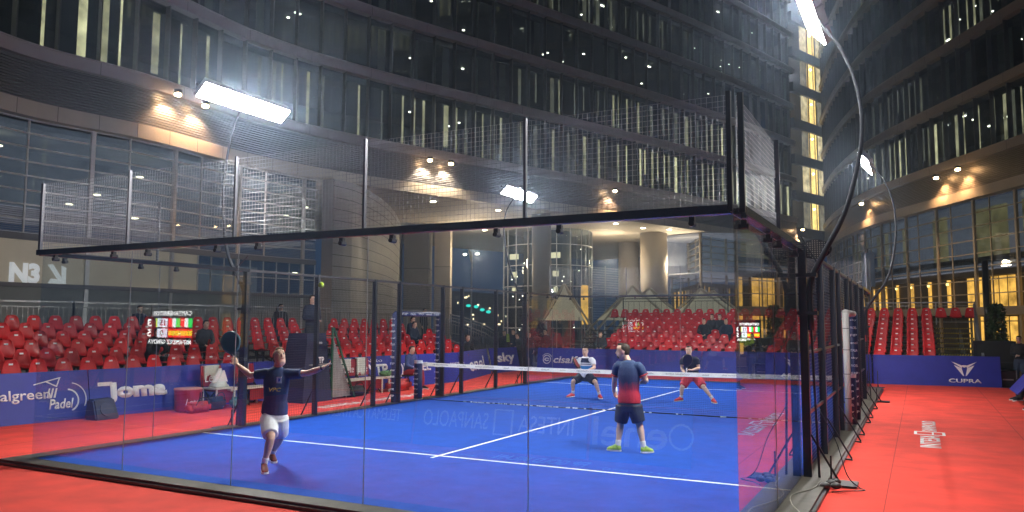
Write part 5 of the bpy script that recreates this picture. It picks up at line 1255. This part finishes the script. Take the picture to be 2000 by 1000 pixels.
# passage: soffit, curved drum wall, columns
CX, CY = CAM.x, CAM.y
SOFF = mat('soffit_plaster', (.50, .46, .40), .7)
ip = [i for i, x in enumerate(PXL) if x > 600]; Ps, Ns = PL[ip[0]:], NL[ip[0]:]
bm = B(); band(bm, Ps, Ns, ZP+.0, ZP+.25, -26, -.6); obj('passage_soffit', bm, SOFF, left)
drum = thing('drum_wall', 'curved grey stone wall with horizontal joints at the left of the passage', 'wall', (0, 0, 0))
DP = resample([plan(*a) for a in ((648, 41.3), (690, 43), (730, 46.5), (762, 52), (780, 60), (786, 70))], .8); DN = normals(DP, 1)
if (V((CX, CY))-DP[2]).dot(DN[2]) < 0: DN = [-n for n in DN]
bm = B(); band(bm, DP, DN, -.1, ZP, -.8, 0); obj('wall', bm, mat('drum_stone', (.30, .295, .30), .6, var=.08, vs=1), drum)
bm = B()
for j in range(1, 16): band(bm, DP, DN, j*.62, j*.62+.03, .0, .006)
obj('joint', bm, mat('joint_dark', (.05, .05, .05)), drum)
def boxcol(name, label, pxa, pxb, d, dep, m, z1=ZP, cat='column'):
    a, b = plan(pxa, d), plan(pxb, d); n = (b-a).normalized(); f2 = V((-n.y, n.x)); f2 = f2 if f2.dot(V((_f.x, _f.y))) > 0 else -f2; t = thing(name, label, cat, ((a.x+b.x)/2, (a.y+b.y)/2, -.12)); o2 = V((t.location.x, t.location.y))
    q = [a-o2, b-o2, b+f2*dep-o2, a+f2*dep-o2]; bm = B(); prism(bm, [(v.x, v.y, 0) for v in q], [(v.x, v.y, z1+.12) for v in q]); obj('shaft', bm, m, t)
    bm = B(); c2 = sum(q, V((0, 0)))/4; q2 = [c2+(v-c2)*1.03 for v in q]
    for z in (.0, 3.2, 6.4): prism(bm, [(v.x, v.y, z+.02) for v in q2], [(v.x, v.y, z+.05) for v in q2])
    obj('joint_ring', bm, mat('joint_ring_dark', (.12, .11, .10), .8), t); return t  # joint rings in a darker tone than the shaft
SM = mat('pillar_stone', (.36, .32, .27), .6, var=.05, vs=1)
boxcol('stone_pier', 'broad beige stone pier right of the curved wall', 788, 836, 62, 3, SM); boxcol('stone_pier', 'narrower beige pier left of the gap of night sky', 848, 879, 60, 2, SM)
def roundcol(label, px, d, r, m=SM):
    p = plan(px, d); t = thing('round_column', label, 'column', (p.x, p.y, -.12), group='round columns carrying the passage'); bm = B(); tube(bm, [(0, 0, 0), (0, 0, ZP+.12)], r, 28); obj('shaft', bm, m, t, smooth=True)
    bm = B(); tube(bm, [(0, 0, 0), (0, 0, .4)], r+.05, 28); obj('base', bm, mat('col_base', (.15, .14, .13), .6), t)
roundcol('thick pale round column in mid picture beside the glass joint', 1058, 55, .68); roundcol('round column left of the pair beside the night sky', 1229, 74, 1.0); roundcol('round column right of the pair in front of the far glass block', 1278, 66, 1.15)
# glass lobby drum
p = plan(1070, 66); t = thing('glass_lobby', 'dark cylindrical glass lobby behind the thick column', 'building', (p.x, p.y, -.12)); r = 3.75
bm = B(); tube(bm, [(0, 0, 0), (0, 0, ZP+.12)], r, 40, False); obj('glass_skin', bm, OG, t, smooth=True)
bm = B(); tube(bm, [(0, 0, 0), (0, 0, ZP+.12)], r*.55, 24); obj('core', bm, mat('core_dark', (.05, .055, .06), .6), t)
bm = B()
for i in range(20):
    a_ = 2*PI*i/20; tube(bm, [(r*1.01*math.cos(a_), r*1.01*math.sin(a_), 0), (r*1.01*math.cos(a_), r*1.01*math.sin(a_), ZP+.12)], .04, 5)
for z in (1.7, 3.4, 5.1, 6.8, 8.5): tube(bm, [(r*1.01*math.cos(2*PI*i/40), r*1.01*math.sin(2*PI*i/40), z) for i in range(41)], .035, 5, False)
obj('mullion', bm, GRID, t)
bm = B(); R = random.Random(9)
for i in range(22):
    a_ = R.uniform(0, 2*PI); rr = r*R.uniform(.65, .92); ell(bm, (rr*math.cos(a_), rr*math.sin(a_), R.uniform(.8, 9.4)), .05, .05, .04, n=6, m=4)
obj('small_lamp', bm, CEIL, t)
bm = B()
for z, w_ in ((7.4, .8), (4.6, .35), (5.9, .5)):
    for s in (-1, 1): box(bm, (s*1.9-w_/2, -2.6, z), (s*1.9+w_/2, -2.5, z+.45))
obj('lit_sign', bm, emis('warm_panel', (1., .85, .5), .9), t)
p = plan(1142, 60); bm = B(); tube(bm, [(0, 0, 2.0), (0, 0, 5.0)], .28, 12); o = obj('lit_column_lamp', bm, AMBER, None, smooth=True); o.location = (p.x, p.y, -.1); o['x'] = 0; del o['x']; tag(o, 'tall yellow glowing column lamp right of the glass lobby', 'lamp')
# far glass block: facade resumes right of the passage
ib = [i for i, x in enumerate(PXL) if x > 1372]; P2 = [PL[i]-NL[i]*.35 for i in ib]; N2 = [NL[i] for i in ib]
blk = left
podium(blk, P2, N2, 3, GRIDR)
bm = B(); band(bm, P2, N2, -.1, 5.2, -.3, -.25); obj('lit_wall', bm, AMBER, blk)
bm = B(); R = random.Random(3)
for i in range(len(P2)):
    for k in range(2): post(bm, P2[i]+(P2[min(i+1, len(P2)-1)]-P2[i])*(k*.5+R.uniform(-.1, .1)), N2[i], -.1, 5.2, R.choice((.10, .18, .4)), -.22, -.05)
band(bm, P2, N2, 5.1, 5.4, -.3, .1); band(bm, P2, N2, 3.2, 3.45, -.24, .1); band(bm, P2, N2, -.1, 1.2, -.24, .1); obj('mullion', bm, mat('mull_brown', (.07, .06, .045), .6), blk)
RP = [V((P2[0].x, P2[0].y)), plan(1338, 73), plan(1306, 79)]; RP = resample(RP, 1.3); RN_ = normals(RP, 1)
if (V((CX, CY))-RP[1]).dot(RN_[1]) < 0: RN_ = [-n for n in RN_]
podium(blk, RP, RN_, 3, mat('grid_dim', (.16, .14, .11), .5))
bm = B(); band(bm, RP, RN_, -.1, 5.2, -.3, -.25); obj('lit_wall', bm, AMBER, blk)
bm = B()
for i in range(len(RP)): post(bm, RP[i], RN_[i], -.1, 5.2, .3, -.22, -.05)
band(bm, RP, RN_, 5.1, 5.4, -.3, .1); band(bm, RP, RN_, 3.2, 3.4, -.24, .1); obj('mullion', bm, mat('mull_brown', (.07, .06, .045)), blk)
# corner notch with the lit staircase
t = thing('stair_tower', 'narrow stair tower in the corner with a column of yellow lit windows', 'building', (0, 0, 0))
a, b = plan(1560, 80), plan(1640, 86); d = (b-a); L_ = d.length; d = d/L_; n = V((-d.y, d.x)); n = n if n.dot(V((CX, CY))-a) > 0 else -n
P3 = [a+d*(L_*i/12) for i in range(13)]; N3 = [n]*13
bm = B(); band(bm, P3, N3, -.1, 44, -3, -2.8); obj('wall', bm, mat('tower_wall', (.08, .085, .10), .6), t)
F3 = 3.86; zb_ = 12.1
lit3 = emis('stair_light', (1., .70, .22), .9, .3)
u0, u1 = 1590.5, 1605.5
def up3(px):  # parameter along a-b for a picture column
    lo, hi = 0., 1.
    for _ in range(40):
        m_ = (lo+hi)/2; q = a+d*(L_*m_)
        if pxof(q) < px: lo = m_
        else: hi = m_
    return (lo+hi)/2*L_
s0, s1, sa, sb = up3(u0), up3(u1), up3(1577), up3(1617)
for i in range(-1, 8):
    z = zb_+i*F3
    bm = B(); band(bm, P3, N3, z-1.0, z, -.5, .0); obj('spandrel', bm, mat('tower_band', (.05, .055, .075), .5), t)
    if i < 0: continue
    def pane(x0, x1, z0, z1, m_, nm, off=-.3, th_=.05):
        q = [a+d*x0+n*off, a+d*x1+n*off, a+d*x1+n*(off-th_), a+d*x0+n*(off-th_)]; bm = B(); prism(bm, [(v.x, v.y, z0) for v in q], [(v.x, v.y, z1) for v in q]); return obj(nm, bm, m_, t)
    wn = pane(s0, s1, z, z+F3-1.0, lit3, 'window')
    pane(s0-.03, s0+.06, z, z+F3-1., FIN, 'window_frame', -.2, .1); pane(s1-.06, s1+.03, z, z+F3-1., FIN, 'window_frame', -.2, .1); pane(s0+(s1-s0)*.66, s0+(s1-s0)*.72, z, z+F3-1., mat('rail_brown', (.10, .06, .02), .6), 'window_frame', -.22, .05)
    pane(sa, s0-.2, z, z+F3-1., BL[1] if i % 2 else BL[0], 'side_window'); pane(s1+.2, sb, z, z+F3-1., BL[1] if i % 3 else BL[0], 'side_window')
    pane(s0+(s1-s0)*.30, s0+(s1-s0)*.42, z+2.2, z+2.35, CEIL, 'lamp', -.22, .06)
# ---- right building
RPp = [(1612, 82), (1640, 71.5), (1700, 61), (1792, 53.5), (1888, 48), (2000, 42.8), (2200, 36), (2500, 29.5), (3000, 22)]
PR = resample([plan(*q) for q in RPp], .78); NR = normals(PR, 1)
if (V((CX, CY))-PR[20]).dot(NR[20]) < 0: NR = [-n_ for n_ in NR]
right = thing('office_building', 'curved brown office building with bronze grid podium at the right', 'building', (0, 0, 0))
for i in range(8):
    fl = thing('storey', None, None, (0, 0, 0)); fl.parent = right
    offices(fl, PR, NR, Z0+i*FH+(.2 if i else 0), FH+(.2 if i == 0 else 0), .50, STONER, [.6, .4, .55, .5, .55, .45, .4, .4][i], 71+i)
bm = B(); band(bm, PR, NR, Z0+8*FH+.2, Z0+8*FH+2, -8, 0); obj('parapet', bm, STONER, right)
bm = B(); band(bm, PR, NR, Z0-.03, Z0, -6, -.3)
for j in range(14):
    t_ = j/14; band(bm, PR, NR, 10.32+t_*1.62, 10.32+t_*1.62+.07, -.30-.15*t_, -.02-.12*t_)
band(bm, PR, NR, 10.3, 11.96, -.6, -.45); obj('louvre_skirt', bm, mat('louvre_bronze', (.20, .16, .12), .4, .5), right)
bm = B(); band(bm, PR, NR, ZP, 10.3, -.6, .12); obj('stone_fascia', bm, mat('stone_pale_brown', (.38, .32, .25), .6, var=.08, vs=.8), right)
PR2 = [p_-n_*.35 for p_, n_ in zip(PR, NR)]
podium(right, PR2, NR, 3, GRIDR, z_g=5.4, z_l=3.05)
bm = B(); R = random.Random(21)
pxr = [pxof(p_, 7) for p_ in PR2]
for i in range(len(PR2)-1):
    if pxr[i] > 1780 and R.random() < .75: post(bm, (PR2[i]+PR2[i+1])/2, NR[i], 6.3, 9.5, .9, -1.6, -1.5)
    elif R.random() < .15: post(bm, (PR2[i]+PR2[i+1])/2, NR[i], 6.5, 9.3, .5, -1.6, -1.5)
obj('lit_interior', bm, OLIVE, right)
def fresh(bm):
    if not len(bm.verts): return bm
    obj('lit_door', bm, AMBER, right); return B()
bm = B(); bmB = B()
for i in range(len(PR2)-1):
    m_ = (PR2[i]+PR2[i+1])/2
    if pxr[i] > 1850:
        if i % 4: post(bm, m_, NR[i], 3.1, 5.0, .62, -.9, -.85); bm = fresh(bm)
    elif pxr[i] > 1700: (post(bm, m_, NR[i], 3.1, 5.0, .38, -.9, -.85), post(bmB, m_, NR[i], 4.6, 4.8, .22, -.8, -.75)) if i % 3 == 0 else None
    elif i % 2: post(bm, m_, NR[i], 3.1, 4.9, .35, -.9, -.85)
    bm = fresh(bm)
    if pxr[i] > 1850: post(bm, m_, NR[i], .1, 2.5, .6 if i % 4 else .2, -.9, -.85); bm = fresh(bm)
bm.free(); obj('lit_lamp_heads', bmB, AMBERB, right)
bm = B(); band(bm, PR2, NR, 4.95, 5.35, -.9, -.2); band(bm, PR2, NR, -.1, 5.0, -1.2, -1.0); obj('interior', bm, mat('room_brown', (.07, .055, .035), .8), right)
bm = B(); band(bm, PR2, NR, 2.6, 3.05, -.9, .25); obj('podium_beam', bm, STONER, right)
bm = B()
for i in range(len(PR2)):
    if i % 2: post(bm, PR2[i], NR[i], -.1, 2.6, .10, -.6, -.5)
band(bm, PR2, NR, 2.2, 2.26, -.6, -.5); obj('door_frame', bm, FIN, right)
# interior desks silhouettes at the right
bm = B(); band(bm, PR2, NR, 5.9, 6.2, -1.4, -.6); obj('desk_row', bm, mat('desk_dark', (.02, .02, .02), .8), right)
# ---- warm facade spotlights
def spot(label, p, tgt, energy, col, size=2.2):
    t = thing('wall_spotlight', label, 'spotlight', tuple(p), group='warm wall spotlights')
    bm = B(); ell(bm, (0, 0, 0), .15, .15, .08, n=12, m=6); obj('lens', bm, emis('spot_lens', (1., .62, .28), 60), t, smooth=True)
    bm = B(); tube(bm, [(0, 0, .06), (0, 0, .22)], .17, 12); obj('housing', bm, BLACK, t)
    ld = bpy.data.lights.new('spot', 'SPOT'); ld.energy = energy; ld.color = col; ld.spot_size = size; ld.spot_blend = .8; ld.shadow_soft_size = .12
    l = bpy.data.objects.new('lamp_light', ld); COL.objects.link(l); l.parent = t; d_ = V(tgt)-V(p); l.rotation_euler = d_.to_track_quat('-Z', 'Y').to_euler(); l.location = d_.normalized()*.3
def facade_at(px, z, P, N):
    i = min([j for j in range(len(P)) if (V((P[j].x, P[j].y, 0))-CAM).dot(_f) > 1], key=lambda j: abs(pxof(P[j], z)-px)); return P[i], N[i]
WARM = (1., .58, .28)
for lb, px, z, P_, N_ in (('left of the pair of orange spots on the left building', 320, 11.9, PL, NL), ('right of the pair of orange spots on the left building', 390, 11.8, PL, NL), ('left of the two white spots over the passage', 829, 11.7, PL, NL), ('right of the two white spots over the passage', 873, 11.7, PL, NL), ('single spot over the passage behind the bright wire mesh', 1186, 11.7, PL, NL), ('lower spot near the stair tower corner', 1567, 11.3, PL, NL), ('spot over the left end of the bronze grid wall', 1697, 11.5, PR, NR), ('left of the two orange spots on the right building', 1848, 11.5, PR, NR), ('right of the two orange spots on the right building', 1885, 11.6, PR, NR)):
    p_, n_ = facade_at(px, z, P_, N_); q = p_+n_*.5; spot(lb, (q.x, q.y, z), (p_.x-n_.x*.3, p_.y-n_.y*.3, z-2.6), 800, WARM if px != 829 and px != 873 else (1., .80, .52))
# downlights in the passage soffit
def downlight(i, px, py):
    p_ = atz(px, py, ZP-.03); t = thing('downlight', f'{["small round ceiling lamp in the passage roof, "][0]}{LBS[i]}', 'ceiling lamp', tuple(p_), group='round downlights in the passage roof')
    bm = B(); tube(bm, [(0, 0, -.02), (0, 0, .02)], .22, 14); obj('ring', bm, GREYMET, t); bm = B(); tube(bm, [(0, 0, -.04), (0, 0, -.021)], .18, 14); obj('diffuser', bm, emis('downlight_glow', (1., .86, .6), 22), t)
LBS = ['far left behind the mesh', 'left of the thick column', 'between the two far columns', 'above the glass lobby', 'right above the glass lobby', 'right of the column pair', 'lowest, beside the night sky', 'far left above the pier']
for i, q in enumerate(((846, 393), (973, 410), (1203, 436), (1256, 445), (1307, 448), (947, 449), (1220, 476), (693, 386))): downlight(i, *q)
for i, (px, d_) in enumerate(((930, 60), (1190, 66), (1320, 66))):
    p_ = plan(px, d_); ld = bpy.data.lights.new('passage', 'POINT'); ld.energy = 620; ld.color = (1., .78, .52); ld.shadow_soft_size = .4; l = bpy.data.objects.new('passage_fill_light', ld); COL.objects.link(l); l.location = (p_.x, p_.y, 7.2); tag(l, None, None)  # added point lamps without fixtures, brightening soffit and columns
# louvred screen under the sky gap, far lamps, street lamp, teal lamps
a, b = plan(1152, 82), plan(1212, 86); bm = B()
for j in range(22): z = 2.5+j*.26; bar(bm, (a.x, a.y, z), (b.x, b.y, z), .05)
for s in (0, .5, 1.): q = a+(b-a)*s; bar(bm, (q.x, q.y, -.1), (q.x, q.y, 8.2), .12)
tag(obj('louvred_screen', bm, GREYMET), 'tall grey louvred screen below the right gap of night sky', 'screen')
p_ = plan(921, 88); t = thing('street_lamp', 'double headed street lamp with a leaf shaped sail against the night sky', 'street lamp', (p_.x, p_.y, -.1))
bm = B(); tube(bm, [(0, 0, 0), (0, 0, 10.2)], [.12, .07], 8); obj('pole', bm, GREYMET, t)
bm = B(); poly(bm, [(-.55, 0, 10.8), (.05, 0, 9.9), (.12, 0, 8.2), (-.25, 0, 9.4)], (0, 1, 0), .05); obj('sail', bm, mat('sail', (.4, .36, .3), .6), t)
for s in (-.9, .75): bm = B(); ell(bm, (s, 0, 9.9), .22, .15, .09); obj('lamp_head', bm, emis('street_glow', (1., .9, .7), 14), t)
TEAL = emis('teal_glow', (.02, .75, .62), 1.)
for i, (px, py, lb) in enumerate(((915, 597, 'first and upper left'), (930, 599, 'second and smallest'), (942, 605, 'third'), (954, 609, 'fourth and lowest'))):
    q = aty(px, py, 55); t = thing('teal_lamp', f'teal green glowing lamp over the far railing, {lb} of four', 'lamp', tuple(q), group='teal lamps in a row'); bm = B(); ell(bm, (0, 0, 0), .26, .1, .14); obj('glow', bm, TEAL, t, smooth=True); bm = B(); tube(bm, [(0, .1, .1), (0, .1, 1.3)], .02, 6); obj('rod', bm, BLACK, t)
# tents
def tent(label, px, ya_, d, w_=3.8):
    p_ = plan(px, d); t = thing('pagoda_tent', label, 'tent', (p_.x, p_.y, -.12), YAW*-1, group='white pagoda tents behind the far stand'); h0 = 2.3; h1 = ya_
    bm = B(); rings = []; n = 6
    for i in range(n+1):
        s = i/n; k = (1-s)**1.25; z = h0+(h1-h0)*s; q = w_/2*k+.03
        rings.append([bm.verts.new((x*q, y*q, z)) for x, y in ((-1, -1), (1, -1), (1, 1), (-1, 1))])
    for r1, r2 in zip(rings[:-1], rings[1:]):
        for k in range(4): bm.faces.new((r1[k], r1[(k+1) % 4], r2[(k+1) % 4], r2[k]))
    bm.faces.new(rings[-1]); q = w_/2+.03
    obj('canopy', bm, mat('tent_white', (.62, .60, .52), .7, em=(.9, .8, .5), es=.10), t)  # canopy emission stands in for light falling on the cloth
    for x, y in ((-1, -1), (1, -1), (1, 1), (-1, 1)):
        bm = B(); bar(bm, (x*w_/2, y*w_/2, 0), (x*w_/2, y*w_/2, h0), .07); obj('leg', bm, GREYMET, t)
        bm = B(); bar(bm, (x*(w_/2+.6), y*(w_/2+.6), h0-.7), (x*.03, y*.03, h1+.12), .10); obj('strut', bm, mat('strut_pale', (.55, .50, .38), .5), t)
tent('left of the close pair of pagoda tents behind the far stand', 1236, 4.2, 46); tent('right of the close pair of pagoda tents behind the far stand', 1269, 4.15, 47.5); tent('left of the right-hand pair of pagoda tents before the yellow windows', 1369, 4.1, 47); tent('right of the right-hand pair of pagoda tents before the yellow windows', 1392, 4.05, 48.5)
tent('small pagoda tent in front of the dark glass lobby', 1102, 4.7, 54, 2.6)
# dark mass of the city beyond the gap
bm = B(); pa, pb = plan(870, 120), plan(1060, 120)
prism(bm, [(pa.x, pa.y, -.1), (pb.x, pb.y, -.1), (pb.x, pb.y+10, -.1), (pa.x, pa.y+10, -.1)], [(pa.x, pa.y, 7.), (pb.x, pb.y, 6.), (pb.x, pb.y+10, 6.), (pa.x, pa.y+10, 7.)])
t = thing('distant_building', 'low dark building across the street beyond the gap, dotted with small lights', 'building', (0, 0, 0)); obj('wall', bm, mat('distant_dark', (.04, .045, .05), .8), t)
bm = B(); R = random.Random(8)
for i in range(26):
    s = R.random(); q = pa+(pb-pa)*s; z = R.uniform(1.5, 6); w_ = R.choice((.15, .3, .6)); box(bm, (q.x, q.y-.3, z), (q.x+w_, q.y-.2, z+.25))
obj('lit_window', bm, emis('distant_lit', (1., .8, .45), 2.), t)
# blue plates: grey blue banner on the pole at right
p_ = plan(1697, 40); q = aty(1697, 560, 33.)
t = thing('pole_banner', 'narrow grey blue banner on a pole behind the far right mast', 'banner', (q.x, 33., -.1)); bm = B(); box(bm, (-.28, -.03, q.z+.1), (.28, .03, q.z+1.7)); obj('cloth', bm, mat('banner_grey', (.12, .16, .20), .7), t); bm = B(); bar(bm, (0, .08, 0), (0, .08, q.z+1.9), .08); obj('pole', bm, BLACK, t)
p_ = aty(1923, 505, 34.); t = thing('dark_pole', 'thick dark pole standing in front of the yellow lit bays at the right', 'pole', (p_.x, 34., -.1)); bm = B(); tube(bm, [(0, 0, 0), (0, 0, p_.z)], .13, 12); obj('shaft', bm, BLACK, t, smooth=True); bm = B(); tube(bm, [(0, 0, 0), (0, 0, .15)], .3, 12); obj('foot', bm, BLACK, t)
# ================================================================ HAZE ADDED TO IMITATE LAMP GLARE
hz = bpy.data.materials.new('glare_haze'); hz.use_nodes = True; nt = hz.node_tree
for n_ in list(nt.nodes): nt.nodes.remove(n_)
o_ = nt.nodes.new('ShaderNodeOutputMaterial'); v_ = nt.nodes.new('ShaderNodeVolumePrincipled')
v_.inputs['Color'].default_value = (.60, .75, 1., 1); v_.inputs['Density'].default_value = .0016; v_.inputs['Anisotropy'].default_value = .86
nt.links.new(v_.outputs[0], o_.inputs['Volume'])
bm = B(); box(bm, (-100, -40, -1.3), (75, 140, 48)); h_ = obj('added_haze', bm, hz); tag(h_, kind='stuff')
